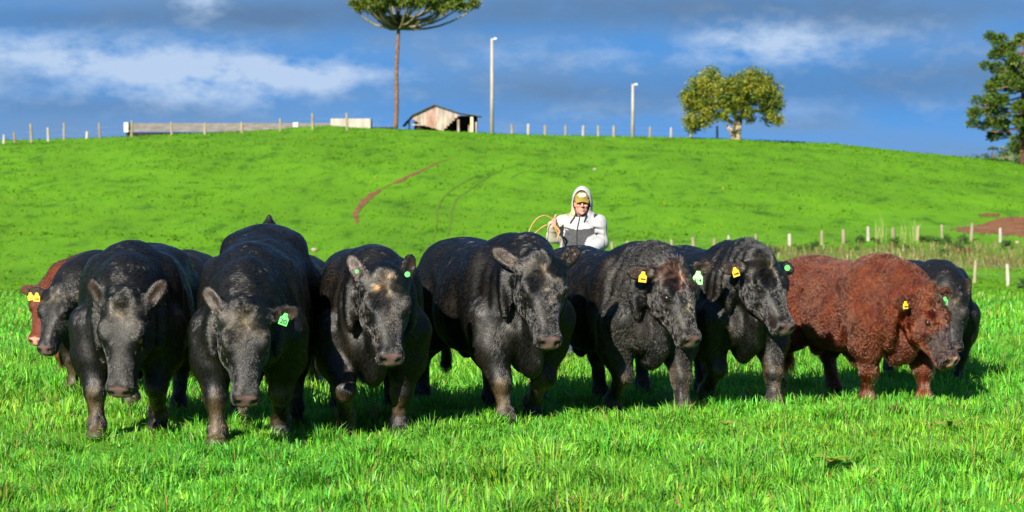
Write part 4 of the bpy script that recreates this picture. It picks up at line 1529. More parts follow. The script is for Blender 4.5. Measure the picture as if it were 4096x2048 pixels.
    def spline(P, n=8):
        out = []
        P = [P[0]] + P + [P[-1]]
        for i in range(1, len(P) - 2):
            for t in np.linspace(0, 1, n, endpoint=False):
                a, b, c, d = P[i - 1], P[i], P[i + 1], P[i + 2]
                out.append(0.5 * ((2 * b) + (c - a) * t + (2 * a - 5 * b + 4 * c - d) * t * t + (3 * b - a - 3 * c + d) * t ** 3))
        out.append(P[-2])
        return out
    loop = [rp(620, 740, -.27), rp(560, 690, -.28), rp(450, 655, -.30), rp(340, 690, -.32), rp(250, 780, -.33), rp(185, 900, -.34), rp(150, 1020, -.34), rp(160, 1080, -.34),
            rp(215, 1045, -.33), rp(310, 945, -.31), rp(430, 855, -.29), rp(545, 805, -.28), rp(620, 800, -.27)]
    mb = MB()
    mb.tube(spline(loop), 0.0058, 8)
    mb.build("loop", M_ROPE, r, True)
    for k_, P in enumerate(([(625, 830), (650, 900), (690, 980), (720, 1060), (760, 1130)], [(630, 830), (680, 900), (720, 960), (700, 1030), (690, 1090)], [(640, 820), (700, 890), (735, 950), (710, 1010), (740, 1090)])):
        mb = MB()
        mb.tube(spline([rp(a, b, -.29 - .012 * k_) for a, b in P]), 0.0062, 8)
        mb.build("tail", M_ROPE, r, True)


make_person()

# ------------------------------------------------------------------ fences
M_POST = noise_mat("weathered_post", (0.15, 0.125, 0.08), (0.24, 0.21, 0.14), 5, 0.9, 0.3, 0.1, (1, 1, 0.2))
M_POSTW = noise_mat("pale_post", (0.22, 0.20, 0.17), (0.32, 0.30, 0.26), 5, 0.9, 0.3, 0.1, (1, 1, 0.2))
M_WIRE = plain_mat("fence_wire", (0.25, 0.25, 0.26), 0.4)


def fence(label, posts, width_px, fixed_y=None, pale=()):
    """posts: (px, top row, base row)"""
    pts = []
    for (px, rt, rb) in posts:
        b = on_ground(px, fixed_y) if fixed_y else hit(px, rb)
        hgt = max(0.35, at(px, rt, b.y).z - b.z)
        pts.append((b, hgt))
    o0 = pts[0][0]
    root = empty("fence", o0)
    tag(root, label, "fence")
    tops = []
    for i, (b, hgt) in enumerate(pts):
        w = width_px / FPX * b.y * random.uniform(0.8, 1.15)
        mb = MB()
        lean = Vector((random.uniform(-.05, .05), random.uniform(-.03, .03), 1))
        p0 = b - o0 - Vector((0, 0, 0.3))
        mb.tube([p0, p0 + lean * (0.3 + hgt * .5), p0 + lean * (0.3 + hgt)], [w * .55, w * .52, w * .44], 7)
        mb.build("fence_post", M_POSTW if i in pale else M_POST, root)
        tops.append(p0 + lean * 0.3)
    for fr in (0.45, 0.85):
        mb = MB()
        P = []
        for (b, hgt), t in zip(pts, tops):
            P.append(t + Vector((0, -0.05, min(hgt, 1.2) * fr)))
        mb.tube(P, 0.003, 4)
        mb.build("wire", M_WIRE, root)


fence("leaning timber post fence along the crest left of the umbrella-shaped pine",
      [(17, 538, 554), (61, 526, 552), (129, 495, 546), (196, 510, 540), (258, 490, 540), (349, 526, 536), (402, 490, 535), (528, 482, 531), (688, 487, 531), (821, 490, 531), (970, 487, 531),
       (1122, 473, 520), (1253, 453, 500), (1390, 451, 499)], 9.5, 229, (0, 3, 5))
fence("row of short pale posts on the crest between the lamp poles and broad tree",
      [(2048, 496, 521), (2113, 495, 522), (2180, 500, 524), (2262, 500, 527), (2331, 502, 528), (2394, 502, 530), (2455, 503, 533), (2598, 507, 537), (2683, 510, 538), (2762, 511, 540), (2868, 503, 546)], 10, 234, (1, 4, 8, 10))
fence("timber post fence in the hollow behind the bulls, running up to bare earth",
      [(px * 1.59, t * 1.59, b * 1.59) for px, t, b in ((1540, 608, 626), (1580, 606, 626), (1648, 604, 626), (1690, 602, 626), (1745, 596, 627), (1797, 600, 628), (1834, 592, 624), (1902, 588, 622), (1987, 588, 620), (2068, 580, 616), (2122, 577, 612),
                                                       (2185, 570, 606), (2247, 572, 604), (2308, 567, 602), (2371, 565, 598), (2443, 560, 606), (2517, 573, 610), (2590, 575, 612))], 13, None, (6, 8, 11, 16))
fence("nearer fence of three tall posts at the picture's right edge below the dry strip",
      [(px * 1.59, t * 1.59, b * 1.59) for px, t, b in ((2190, 645, 668), (2352, 653, 690), (2451, 655, 714), (2537, 664, 719), (2640, 672, 726))], 15, None, (3,))

# ------------------------------------------------------------------ dry growth and bushes in the hollow
M_LEAF = col_mat("leaf", 0.55, 0.25, 0.3)


def leaf_cloud(centres, radii, n, size, col, rng, jitter=0.25, squash=1.0, flat=0.0, tipcol=None, shell=0.45):
    """n small leaf quads spread through blobs, denser near their skins"""
    centres, radii = np.array(centres, float), np.array(radii, float)
    w = radii ** 2
    k = rng.choice(len(radii), n, p=w / w.sum())
    d = rng.normal(size=(n, 3))
    d /= np.linalg.norm(d, axis=1)[:, None]
    r = rng.uniform(0, 1, n) ** shell
    P = centres[k] + d * (radii[k] * r)[:, None] * np.array((1, 1, squash))
    P += rng.normal(size=(n, 3)) * jitter * size
    nrm_ = d + rng.normal(size=(n, 3)) * 0.8
    nrm_ /= np.linalg.norm(nrm_, axis=1)[:, None]
    a = np.cross(nrm_, rng.normal(size=(n, 3)))
    a /= np.linalg.norm(a, axis=1)[:, None] + 1e-9
    b = np.cross(nrm_, a)
    s = size * rng.uniform(0.6, 1.3, n)
    sa, sb = (a * s[:, None]), (b * (s * 0.55)[:, None])
    V_ = np.stack([P - sa, P + sb, P + sa, P - sb], 1).reshape(-1, 3)
    F_ = np.arange(4 * n).reshape(n, 4)
    c = np.array(col) * np.exp(0.3 * rng.normal(size=n))[:, None]
    c[:, 0] *= np.exp(0.25 * rng.normal(size=n))
    if tipcol is not None:
        m = (vnoise(P, 0.35, 17) > -0.15) & (rng.uniform(size=n) < 0.7)
        c[m] = np.array(tipcol) * np.exp(0.25 * rng.normal(size=m.sum()))[:, None]
    return V_, F_, np.repeat(c, 4, 0)


rngb = np.random.default_rng(5)
n = 9000
bx_, by_ = rngb.uniform(12, 32, n), rngb.uniform(118, 147, n)
kp = rngb.uniform(size=n) < dry_mask(bx_, by_) * np.clip(0.6 + 0.5 * vnoise(np.stack([bx_, by_, 0 * bx_], 1), 0.12, 3), 0.1, 1)
bx_, by_ = bx_[kp], by_[kp]
n = len(bx_)
c = np.array((0.16, 0.125, 0.05)) * np.exp(0.3 * rngb.normal(size=n))[:, None]
gm = rngb.uniform(size=n) < 0.35
c[gm] = np.array((0.10, 0.15, 0.03)) * np.exp(0.3 * rngb.normal(size=gm.sum()))[:, None]
a_, f_, cc_ = blades(n, bx_, by_, ground_z(bx_, by_), rngb.uniform(0.2, 0.55, n), rngb.uniform(0.03, 0.07, n), np.abs(rngb.normal(0.3, 0.25, n)), rngb.normal(0, 0.6, n), c, rngb)
tag(link("dry_grass", np_mesh("dry_grass", a_, f_, False, cc_), M_GRASS), "rank straw-coloured grass in the hollow along the fence", "grass", kind="stuff")

# tall reed stalks
n = 26
rx = rngb.uniform(3490, 3680, n)
cl_, fl_, vl_, off_ = [], [], [], 0
for i in range(n):
    b_ = hit(rx[i], rngb.uniform(955, 985))
    a_, f_, cc_ = blades(1, np.array([b_.x]), np.array([b_.y]), np.array([b_.z]), np.array([rngb.uniform(0.8, 1.9)]), np.array([0.014]), np.array([rngb.uniform(0.02, .3)]), np.array([0.0]), np.array([[0.5, 0.42, 0.22]]), rngb)
    vl_.append(a_)
    fl_.append(f_ + off_)
    cl_.append(cc_)
    off_ += len(a_)
tag(link("reeds", np_mesh("reeds", np.concatenate(vl_), np.concatenate(fl_), False, np.concatenate(cl_)), M_GRASS), "thin pale reed stalks above the dry strip", "reeds", kind="stuff")

M_BARK = noise_mat("bark", (0.10, 0.065, 0.04), (0.24, 0.17, 0.11), 6, 0.95, 0.6, 0.1, (1, 1, 0.35))
M_BARK2 = noise_mat("pine_bark", (0.07, 0.042, 0.028), (0.17, 0.10, 0.06), 5, 0.95, 0.6, 0.1, (1, 1, 0.9))
BUSH = [(3238, 982, 22), (3192, 992, 18), (3262, 975, 15), (3442, 950, 24), (3508, 962, 17), (3577, 962, 32), (3697, 945, 26), (3736, 950, 30), (3786, 950, 34), (3851, 950, 30), (3832, 978, 30), (3775, 1000, 24),
        (4028, 974, 24), (4085, 1132, 24), (3425, 992, 12), (3510, 1012, 11), (3625, 985, 12), (3110, 996, 14)]
WHERE = ["furthest along to the left of the strip", "in a pair behind the shaggy bull's ear", "small, touching its darker neighbour", "standing upright against the fence wires", "low, between two fence posts",
         "roundest one, alone before the reeds", "dark, at the foot of the bare earth", "beside the widest one", "widest one under the bare earth", "tight against the tallest fence post",
         "sprawling below the fence line", "lowest, in the dry grass below the fence", "under the last posts near the edge", "cut by the picture's right edge", "tiny, in straw below the fence",
         "tiny dark one deepest in the straw", "tiny one below the reeds", "faint one above the shaggy bull's crown"]
for i, (px, row, r) in enumerate(BUSH):
    b_ = hit(px, row + r * 0.9)
    R_ = r / FPX * b_.y
    root = empty("bush", b_)
    tag(root, "green bush " + WHERE[i], "bush", "bushes along the hollow fence")
    rb = np.random.default_rng(100 + i)
    nb_ = 6
    cs = [(rb.uniform(-.55, .55) * R_, rb.uniform(-.4, .4) * R_, R_ * rb.uniform(0.35, 1.15)) for _ in range(nb_)]
    rs = [R_ * rb.uniform(0.38, 0.62) for _ in range(nb_)]
    dk = rb.uniform(0.7, 1.15)
    a_, f_, cc_ = leaf_cloud(cs, rs, 420, 0.055, np.array((0.045, 0.105, 0.018)) * dk, rb)
    a_[:, 2] = np.maximum(a_[:, 2], 0)
    link("foliage", np_mesh("foliage", a_, f_, False, cc_), M_LEAF, root)["kind"] = "stuff"
    mb = MB()
    for k_ in range(4):
        mb.tube([(0, 0, -0.1), (cs[k_][0] * .5, cs[k_][1] * .5, cs[k_][2] * .6), cs[k_]], [0.03, 0.02, 0.01], 5)
    mb.build("stem", M_BARK, root)

# ------------------------------------------------------------------ trees on the crest
def broad_tree():
    Y = 233.0
    b = on_ground(2945, Y)
    b.z = at(2945, 548, Y).z - 0.1
    k = Y / FPX
    root = empty("broad_tree", b)
    tag(root, "broad round-headed tree with pale branching trunk on the crest", "tree")
    rb = np.random.default_rng(8)

    def m(px, row, d=0.0):
        return ((px - 2945) * k, d, (548 - row) * k)
    blobs = [(2835, 318, 52), (2790, 352, 48), (2865, 352, 46), (2760, 390, 44), (2820, 400, 52), (2770, 430, 40), (2830, 450, 44), (2760, 480, 34), (2800, 490, 30), (2890, 395, 40), (2740, 375, 22),
             (3010, 318, 50), (3055, 330, 44), (2960, 340, 44), (3085, 370, 42), (3030, 370, 50), (2985, 390, 42), (3095, 415, 38), (3050, 420, 34), (2930, 420, 34), (3085, 460, 28), (3105, 480, 20), (2985, 440, 22), (2995, 475, 18),
             (2880, 455, 28), (2770, 510, 18), (2925, 352, 44), (2905, 385, 46), (2945, 392, 42), (2925, 330, 26)]
    cs, rs = [], []
    for (px, row, r) in blobs:
        x, _, z = m(px, row)
        rr = r * k
        wide = math.sqrt(max(0.2, 1 - ((px - 2925) / 230.0) ** 2)) * 3.6
        for j in range(2):
            cs.append((x + rb.uniform(-.2, .2), rb.uniform(-1, 1) * wide if j else rb.uniform(-1.2, -.2) * wide * .6, z + rb.uniform(-.15, .15)))
            rs.append(rr * rb.uniform(0.9, 1.3))
    a, f, c = leaf_cloud(cs, rs, 34000, 0.12, (0.068, 0.105, 0.010), rb, 1.2, 1.0, 0, (0.17, 0.175, 0.014), 0.6)
    link("crown", np_mesh("crown", a, f, False, c), M_LEAF, root)["kind"] = "stuff"
    mb = MB()
    mb.tube([m(2945, 575), m(2943, 545), m(2948, 510), m(2955, 470)], [0.62, 0.5, 0.42, 0.36], 10)
    mb.tube([m(2938, 552), m(2925, 520), m(2905, 497)], [0.26, 0.2, 0.12], 8)
    link("trunk", mb.mesh("trunk", True), M_BARK_PALE, root)
    for P in ([(2952, 485), (2925, 440), (2890, 400), (2860, 350)], [(2955, 480), (2975, 430), (2985, 380), (3000, 330)], [(2955, 470), (3000, 420), (3030, 395), (3070, 360)], [(2958, 470), (3020, 440), (3070, 445), (3095, 465)],
              [(2950, 500), (2900, 470), (2850, 455), (2800, 470)], [(2950, 490), (2930, 420), (2915, 370), (2905, 340)], [(2925, 440), (2870, 420), (2800, 390), (2770, 370)]):
        mb = MB()
        n_ = len(P)
        mb.tube([m(px, row, rb.uniform(-1.2, 1.2) * i / n_ - .6 * i / n_) for i, (px, row) in enumerate(P)], [0.24, 0.17, 0.11, 0.05], 7)
        mb.build("limb", M_BARK_PALE, root, True)


M_BARK_PALE = noise_mat("pale_bark", (0.25, 0.18, 0.11), (0.45, 0.35, 0.23), 3, 0.95, 0.4, 0.1, (1, 1, 0.3))
broad_tree()


def needles(centres, radii, n, length, col, rng, up=0.3):
    """spiky tufts: thin blades bursting from clump centres"""
    centres, radii = np.array(centres, float), np.array(radii, float)
    k = rng.choice(len(radii), n, p=radii ** 2 / (radii ** 2).sum())
    d = rng.normal(size=(n, 3))
    d[:, 2] += up
    d /= np.linalg.norm(d, axis=1)[:, None]
    r = radii[k] * rng.uniform(0.25, 0.85, n)
    P = centres[k] + d * r[:, None] * np.array((1, 1, 0.75))
    L_ = length * rng.uniform(0.6, 1.3, n)
    T_ = d + rng.normal(size=(n, 3)) * 0.5
    T_ /= np.linalg.norm(T_, axis=1)[:, None]
    a = np.cross(T_, rng.normal(size=(n, 3)))
    a /= np.linalg.norm(a, axis=1)[:, None] + 1e-9
    w = (L_ * 0.22)[:, None]
    V_ = np.stack([P - a * w * .6, P + T_ * (L_ * .5)[:, None] + a * w, P + T_ * L_[:, None], P + T_ * (L_ * .45)[:, None] - a * w], 1).reshape(-1, 3)
    c = np.array(col) * np.exp(0.3 * rng.normal(size=n))[:, None]
    c[:, 0] *= np.exp(0.3 * rng.normal(size=n))
    return V_, np.arange(4 * n).reshape(n, 4), np.repeat(c, 4, 0)


M_BRANCH = noise_mat("lichen_bark", (0.10, 0.085, 0.04), (0.20, 0.17, 0.09), 5, 0.95, 0.4, 0.1)


def umbrella_pine():
    Y = 236.0
    k = Y / FPX
    b = at(1582, 507, Y)
    root = empty("umbrella_pine", b - Vector((0, 0, 0.3)))
    tag(root, "tall bare-trunked pine with flat umbrella crown, left of the wooden shed", "tree")
    rb = np.random.default_rng(12)

    def m(px, row, d=0.0):
        return Vector(((px - 1582) * k, d, (507 - row) * k + 0.3))
    mb = MB()
    P, R_ = [], []
    for t in np.linspace(0, 1, 26):
        px = 1582 + 13 * t + 2 * math.sin(t * 9)
        P.append(m(px, 515 - 470 * t))
        R_.append((10.2 - 4.0 * t + rb.uniform(-.5, .5)) * k * .95)
    mb.tube(P, R_, 10)
    mb.build("trunk", M_BARK2, root, True)
    cs, rs = [], []
    nb_ = 34
    for i in range(nb_):
        az_ = 2 * math.pi * i * 0.381966 * 1.0 + rb.uniform(-.2, .2)
        lvl = i / nb_
        r0 = 117 - 56 * lvl
        reach = (0.78 + 0.25 * rb.uniform()) * (1.0 - 0.30 * lvl)
        ex = math.cos(az_) * reach * (305 if math.cos(az_) > 0 else 180)
        ey = math.sin(az_) * reach * 5.4
        re = 36 - 55 * lvl + rb.uniform(-12, 10) + 14 * (1 - reach) - 20 * (abs(math.cos(az_)) < .3)
        s = m(1594, r0)
        e = m(1594 + ex, re, ey)
        Q = []
        for t in np.linspace(0, 1, 7):
            h_ = t ** 2.1
            Q.append(Vector((s.x + (e.x - s.x) * t ** .92, s.y + (e.y - s.y) * t ** .92, s.z + (e.z - s.z) * h_ - 0.20 * math.sin(t * 3.14))))
        mb = MB()
        mb.tube(Q, [0.13, 0.12, 0.11, 0.10, 0.085, 0.07, 0.05], 6)
        mb.build("branch", M_BRANCH, root, True)
        for j in range(5):
            t = 0.74 + 0.30 * j / 4
            c = Q[-1] * min(1, t) + Q[3] * (1 - min(1, t))
            cs.append((c.x + rb.uniform(-.3, .3), c.y + rb.uniform(-.4, .4), c.z + 0.22 + rb.uniform(-.1, .3)))
            rs.append(rb.uniform(0.42, 0.75))
        for t in ((0.5, 0.62, 0.7) if lvl > 0.25 else (0.66,)):
            c = Q[-1] * t + Q[2] * (1 - t)
            cs.append((c.x, c.y, c.z + 0.55 + rb.uniform(-.1, .4)))
            rs.append(rb.uniform(0.4, 0.7))
    a, f, c = needles(cs, rs, 42000, 0.28, (0.075, 0.11, 0.012), rb, 0.5)
    link("crown", np_mesh("crown", a, f, False, c), M_LEAF, root)["kind"] = "stuff"


umbrella_pine()


def conifer():
    Y = 222.0
    k = Y / FPX
    b = at(4092, 648, Y)
    root = empty("conifer", b - Vector((0, 0, 0.3)))
    tag(root, "dark green conifer with tiered needle clumps, cut by the picture's edge", "tree")
    rb = np.random.default_rng(21)

    def m(px, row, d=0.0):
        return Vector(((px - 4092) * k, d, (648 - row) * k + 0.3))
    mb = MB()
    mb.tube([m(4092, 660), m(4091, 500), m(4094, 340), m(4096, 200), m(4098, 150)], [0.36, 0.3, 0.24, 0.16, 0.05], 9)
    mb.build("trunk", M_BARK2, root, True)
    cs, rs = [], []
    for i in range(54):
        az_ = i * 2.399963 + rb.uniform(-.25, .25)
        t = i / 53.0
        row = 540 - 375 * t
        reach = np.interp(row, [150, 185, 240, 310, 400, 480, 520, 545], [60, 150, 165, 195, 238, 250, 215, 120]) * k * rb.uniform(0.8, 1.05)
        s = m(4093, row)
        e = Vector((math.cos(az_) * reach, math.sin(az_) * reach, s.z - 0.25 + rb.uniform(-.3, .3) + 0.5 * (row < 250)))
        Q = [s.lerp(e, q_) + Vector((0, 0, -0.35 * math.sin(q_ * 3.14))) for q_ in (0, .3, .6, .85, 1)]
        mb = MB()
        mb.tube(Q, [0.09, 0.075, 0.06, 0.045, 0.03], 5)
        mb.build("branch", M_BARK2, root, True)
        for j in range(3):
            q_ = rb.uniform(0.45, 1.02)
            c = s.lerp(e, q_)
            cs.append((c.x + rb.uniform(-.3, .3), c.y + rb.uniform(-.3, .3), c.z + rb.uniform(-.1, .35)))
            rs.append(rb.uniform(0.45, 0.8))
    for (px, row, r) in ((4070, 560, 34), (4050, 585, 28), (4085, 600, 36), (4105, 570, 40)):
        cs.append(tuple(m(px, row, rb.uniform(-1, 1))))
        rs.append(r * k)
    a, f, c = needles(cs, rs, 40000, 0.29, (0.052, 0.095, 0.010), rb, 0.3)
    link("crown", np_mesh("crown", a, f, False, c), M_LEAF, root)["kind"] = "stuff"


conifer()

# far wooded hill at the right, a lone distant pine on it
def far_hill():
    Y = 900.0
    k = Y / FPX
    xs = np.linspace(3650, 6200, 90)
    prof = np.interp(xs, [3650, 3840, 3900, 3950, 4000, 4040, 4100, 4300, 4800, 5500, 6200], [690, 650, 622, 618, 600, 588, 580, 560, 545, 560, 640])
    V_, F_ = [], []
    for i, p in enumerate(xs):
        x = (p - 2048) * k
        zt = CAM_H + (687 - prof[i]) * k - 1.5
        for j, (dy, fr) in enumerate(((-160, -0.6), (-80, .45), (0, 1.0), (90, .7), (200, -.8))):
            V_.append((x * (1 + dy / Y * .5), Y + dy, -14 + (zt + 14) * fr))
    for i in range(len(xs) - 1):
        for j in range(4):
            F_.append((i * 5 + j, (i + 1) * 5 + j, (i + 1) * 5 + j + 1, i * 5 + j + 1))
    M_ = noise_mat("far_slope", (0.05, 0.08, 0.03), (0.10, 0.13, 0.05), 0.05, 0.95)
    tag(link("far_hill", np_mesh("far_hill", V_, F_, True), M_), "distant hill", kind="structure")
    rb = np.random.default_rng(31)
    cs, rs = [], []
    for _ in range(420):
        p = rb.uniform(3800, 4700)
        x = (p - 2048) * k
        dy = rb.uniform(-150, 10)
        zt = CAM_H + (687 - np.interp(p, xs, prof)) * k - 1.5
        fr = np.interp(dy, [-160, -80, 0, 90], [-.6, .45, 1, .7])
        r = rb.uniform(1.2, 2.6)
        cs.append((x * (1 + dy / Y * .5), Y + dy, -14 + (zt + 14) * fr + r * .5))
        rs.append(r)
    a, f, c = leaf_cloud(cs, rs, 12000, 0.6, (0.06, 0.095, 0.035), rb)
    tag(link("far_woods", np_mesh("far_woods", a, f, False, c), M_LEAF), "hazy woodland on the distant hill", "woods", kind="stuff")
    root = empty("distant_pine", (0, 0, 0))
    b = at(3972, 612, 880)
    root.location = b - Vector((0, 0, 3))
    tag(root, "tiny flat-topped pine standing clear of the distant woods", "tree")
    mb = MB()
    mb.tube([(0, 0, 0), (0, 0, 4.2)], [0.3, 0.2], 6)
    mb.build("trunk", M_BARK2, root)
    a, f, c = leaf_cloud([(-1.2, 0, 4.6), (0, .5, 4.9), (1.2, 0, 4.6), (0, -1, 4.6)], [0.9, 1.0, .9, .9], 260, 0.4, (0.05, 0.08, 0.03), rb, .2, .45)
    link("crown", np_mesh("crown", a, f, False, c), M_LEAF, root)["kind"] = "stuff"


far_hill()

# ------------------------------------------------------------------ lamp poles
M_CONC = noise_mat("pole_concrete", (0.22, 0.20, 0.165), (0.30, 0.28, 0.24), 2.0, 0.9, 0.1, 0.1, (1, 1, .3))
M_LAMP = plain_mat("lamp_housing", (0.55, 0.57, 0.58), 0.35)


def lamp_post(px, rt, rb_, Y, wpx, label):
    k = Y / FPX
    b = at(px, rb_, Y) - Vector((0, 0, 0.6))
    root = empty("lamp_post", b)
    tag(root, label, "lamp post", "lamp poles on the crest")
    H = (rb_ - rt) * k + 0.6
    mb = MB()
    mb.tube([(0, 0, 0), (0.03, 0, H * .5), (0.02, 0, H)], [wpx * k * .5, wpx * k * .42, wpx * k * .33], 8)
    mb.build("pole", M_CONC, root, True)
    mb = MB()
    mb.tube([(0, 0, H - 0.10), (0.16, 0, H - 0.06), (0.3, 0, H - 0.05)], 0.05, 6)
    mb.build("arm", M_LAMP, root)
    mb = MB()
    mb.tube([(0.2, 0, H - 0.06), (0.32, 0, H - 0.03), (0.45, 0, H - 0.05), (0.52, 0, H - .07)], [0.06, 0.12, 0.10, 0.04], 8)
    mb.build("lamp_head", M_LAMP, root, True)


lamp_post(1967, 155, 524, 233, 16, "taller pale concrete lamp pole, just right of the wooden shed")
lamp_post(2530, 337, 532, 234, 15, "shorter pale concrete lamp pole, left of the broad tree")

# ------------------------------------------------------------------ wooden shed
M_PLANK = noise_mat("weathered_plank", (0.18, 0.135, 0.11), (0.34, 0.29, 0.245), 3.0, 0.9, 0.3, 0.1, (1, 1, 0.25))
M_PLANK2 = noise_mat("reddish_plank", (0.19, 0.10, 0.075), (0.33, 0.23, 0.18), 3.0, 0.9, 0.3, 0.1, (1, 1, 0.25))
M_DARKW = noise_mat("shaded_plank", (0.018, 0.014, 0.012), (0.04, 0.03, 0.025), 4.0, 0.95, 0.2, 0.1)  # shade of dark interiors and gaps put into the plank colour
M_ROOFD = noise_mat("dark_roof_sheet", (0.035, 0.035, 0.04), (0.07, 0.068, 0.07), 4.0, 0.8, 0.2, 0.2)
M_TRIM = noise_mat("pale_trim", (0.45, 0.36, 0.22), (0.6, 0.5, 0.34), 5, 0.9, 0.2, 0.1)


def shed():
    Y = 238.0
    k = Y / FPX
    o = at(1738, 512, Y)
    root = empty("wooden_shed", o)
    tag(root, "low wooden shed with pale plank gable and open lean-to on the crest", "shed")

    def m(px, row, d=0.0):
        return Vector(((px - 1738) * k, d, (512 - row) * k))
    ridge, le, re_, rx = m(1738, 421), m(1648, 463), m(1833, 453), m(1923, 467)
    # gable planks: each its own board between the rake and the slanting lower edge
    pw = 0.26
    x = le.x + 0.02
    i = 0
    while x < re_.x - 0.05:
        xc = x + pw / 2
        zt = np.interp(xc, [le.x, ridge.x, re_.x], [le.z, ridge.z, re_.z]) - 0.10
        lo = np.interp(xc, [le.x, m(1690, 0).x, m(1770, 0).x, re_.x], [le.z - 0.25, m(0, 499).z, -0.25, re_.z - 0.25])
        lo -= random.uniform(0, .06)
        if zt - lo > 0.12:
            mb = MB()
            mb.box((xc, random.uniform(-.008, .008), (zt + lo) / 2), (pw - 0.018, 0.03, zt - lo))
            mb.build("plank", M_PLANK2 if i in (5, 6, 7, 8) else M_PLANK, root)
        x += pw
        i += 1
    D = 4.2
    # roof slabs with corrugated sheets
    for (a, b, nm) in ((m(1612, 506), ridge + Vector((-.01, 0, 0.0)), 0), (ridge + Vector((.01, 0, 0)), rx + Vector((0.05, 0, -.02)), 1)):
        mid = re_ if nm else le
        P = [a, mid, b] if not nm else [a, mid, b]
        if not nm:
            P = [a, le, ridge]
        for j in range(2):
            p0, p1 = P[j], P[j + 1]
            mb = MB()
            t = (p1 - p0).normalized()
            up = Vector((-t.z, 0, t.x)) * 0.05
            if up.z < 0:
                up = -up
            vs = []
            for y in (-0.35, D):
                for q_ in (p0, p1):
                    vs.append(q_ + Vector((0, y, 0)) + up * 0.3)
                    vs.append(q_ + Vector((0, y, 0)) + up * 1.5)
            mb.add(vs, [(0, 2, 3, 1), (4, 5, 7, 6), (0, 1, 5, 4), (2, 6, 7, 3), (1, 3, 7, 5), (0, 4, 6, 2)])
            mb.build("roof_sheet", M_ROOFD, root)
    for (p0, p1) in ((le, ridge), (ridge, re_)):
        mb = MB()
        mb.tube([p0 + Vector((0, -.04, -.06)), p1 + Vector((0, -.04, -.06))], 0.055, 4)
        mb.build("rake_board", M_TRIM, root)
    # back wall, side posts, rails of the lean-to
    mb = MB()
    mb.box((m(1780, 0).x, D - 0.2, m(0, 480).z - 0.6), (m(1905, 0).x - m(1650, 0).x, 0.06, 2.2))
    mb.build("back_wall", M_DARKW, root)
    mb = MB()
    mb.box((m(1690, 0).x, 1.2, 0.2), (m(1710, 0).x - m(1640, 0).x, 0.06, 1.6))
    mb.build("side_wall", M_DARKW, root)
    for px, rt, w, mt in ((1833, 478, 0.2, M_PLANK), (1887, 466, 0.26, M_TRIM), (1904, 488, .14, M_PLANK), (1877, 500, 0.2, M_PLANK2), (1637, 488, .16, M_DARKW)):
        p = m(px, rt)
        mb = MB()
        mb.box((p.x, 0.1, (p.z - 1.2) / 2), (w, w, p.z + 1.2))
        mb.build("post", mt, root)
    mb = MB()
    mb.box((m(1672, 0).x, -0.02, m(0, 499).z), (m(1695, 0).x - m(1645, 0).x, .05, .14))
    mb.build("rail", M_PLANK, root)


shed()

# ------------------------------------------------------------------ long low roof beyond the crest, trough, small box
M_SHEET = noise_mat("fibre_cement_sheet", (0.12, 0.108, 0.092), (0.18, 0.165, 0.145), 1.5, 0.9, 0.1, 0.1)
M_WHITE = plain_mat("white_paint", (0.38, 0.38, 0.37), 0.6)


def long_shed():
    Y = 240.0
    k = Y / FPX
    o = at(500, 531, Y)
    root = empty("long_shed", o)
    tag(root, "long low shed showing its grey corrugated roof above the crest", "shed")
    L = (1335 - 497) * k
    top, bot = (531 - 491) * k, (531 - 526) * k
    x, i = 0.35, 0
    while x < L:
        w = 1.1
        n_ = 15
        V_, F_ = [], []
        for a in range(n_ + 1):
            xx = x + (w - 0.012) * a / n_
            h_ = 0.022 * math.cos(a * 6.283 / 3)
            V_ += [(xx, -0.1, bot + h_), (xx, 1.9, top + h_)]
        for a in range(n_):
            F_.append((2 * a, 2 * a + 2, 2 * a + 3, 2 * a + 1))
        me = bpy.data.meshes.new("roof_sheet")
        me.from_pydata(V_, [], F_)
        me.update()
        link("roof_sheet", me, M_SHEET, root)
        x += w
        i += 1
    mb = MB()
    mb.box((L / 2, 0.9, bot - 0.75), (L - .2, 1.4, 1.3))
    mb.build("wall", M_DARKW, root)
    mb = MB()
    mb.box((0.12, 0.8, (top + bot) / 2 - .02), (0.42, 1.8, top - bot + 0.1))
    mb.build("gable_end", M_WHITE, root)
    mb = MB()
    mb.box((L - 0.5, 2.4, 0.1), (L * 0.6, .05, 1.0))
    mb.build("back_wall", M_DARKW, root)
    t = empty("concrete_tank", at(1403, 507, 238.5))
    tag(t, "low pale concrete tank on the crest, left of the umbrella-shaped pine", "tank")
    W_ = (1484 - 1324) * k
    for (cx, cy, sx, sy, nm) in ((0, 0, W_, .2, "front_wall"), (0, 2.2, W_, .2, "back_wall"), (-W_ / 2 + .1, 1.1, .2, 2.0, "end_wall"), (W_ / 2 - .1, 1.1, .2, 2.0, "end_wall")):
        mb = MB()
        mb.box((cx, cy, 0.15), (sx, sy, 1.3))
        o_ = mb.build(nm, M_CONC, t)
        bv = o_.modifiers.new("bevel", "BEVEL")
        bv.width = 0.06
        bv.segments = 2
    b_ = empty("white_box", at(1183, 505, 236.5))
    tag(b_, "small white box on the crest in front of the long roof", "box")
    mb = MB()
    mb.box((0, 0, 0.12), (0.5, 0.4, 0.42))
    o_ = mb.build("case", M_WHITE, b_)
    bv = o_.modifiers.new("bevel", "BEVEL")
    bv.width = 0.03
    mb = MB()
    mb.box((0, 0, 0.35), (0.54, 0.44, 0.05))
    mb.build("lid", M_WHITE, b_)


long_shed()

# ------------------------------------------------------------------ stones and weeds
M_STONE = noise_mat("pale_stone", (0.22, 0.17, 0.13), (0.32, 0.26, 0.21), 6, 0.9, 0.5, 0.1)


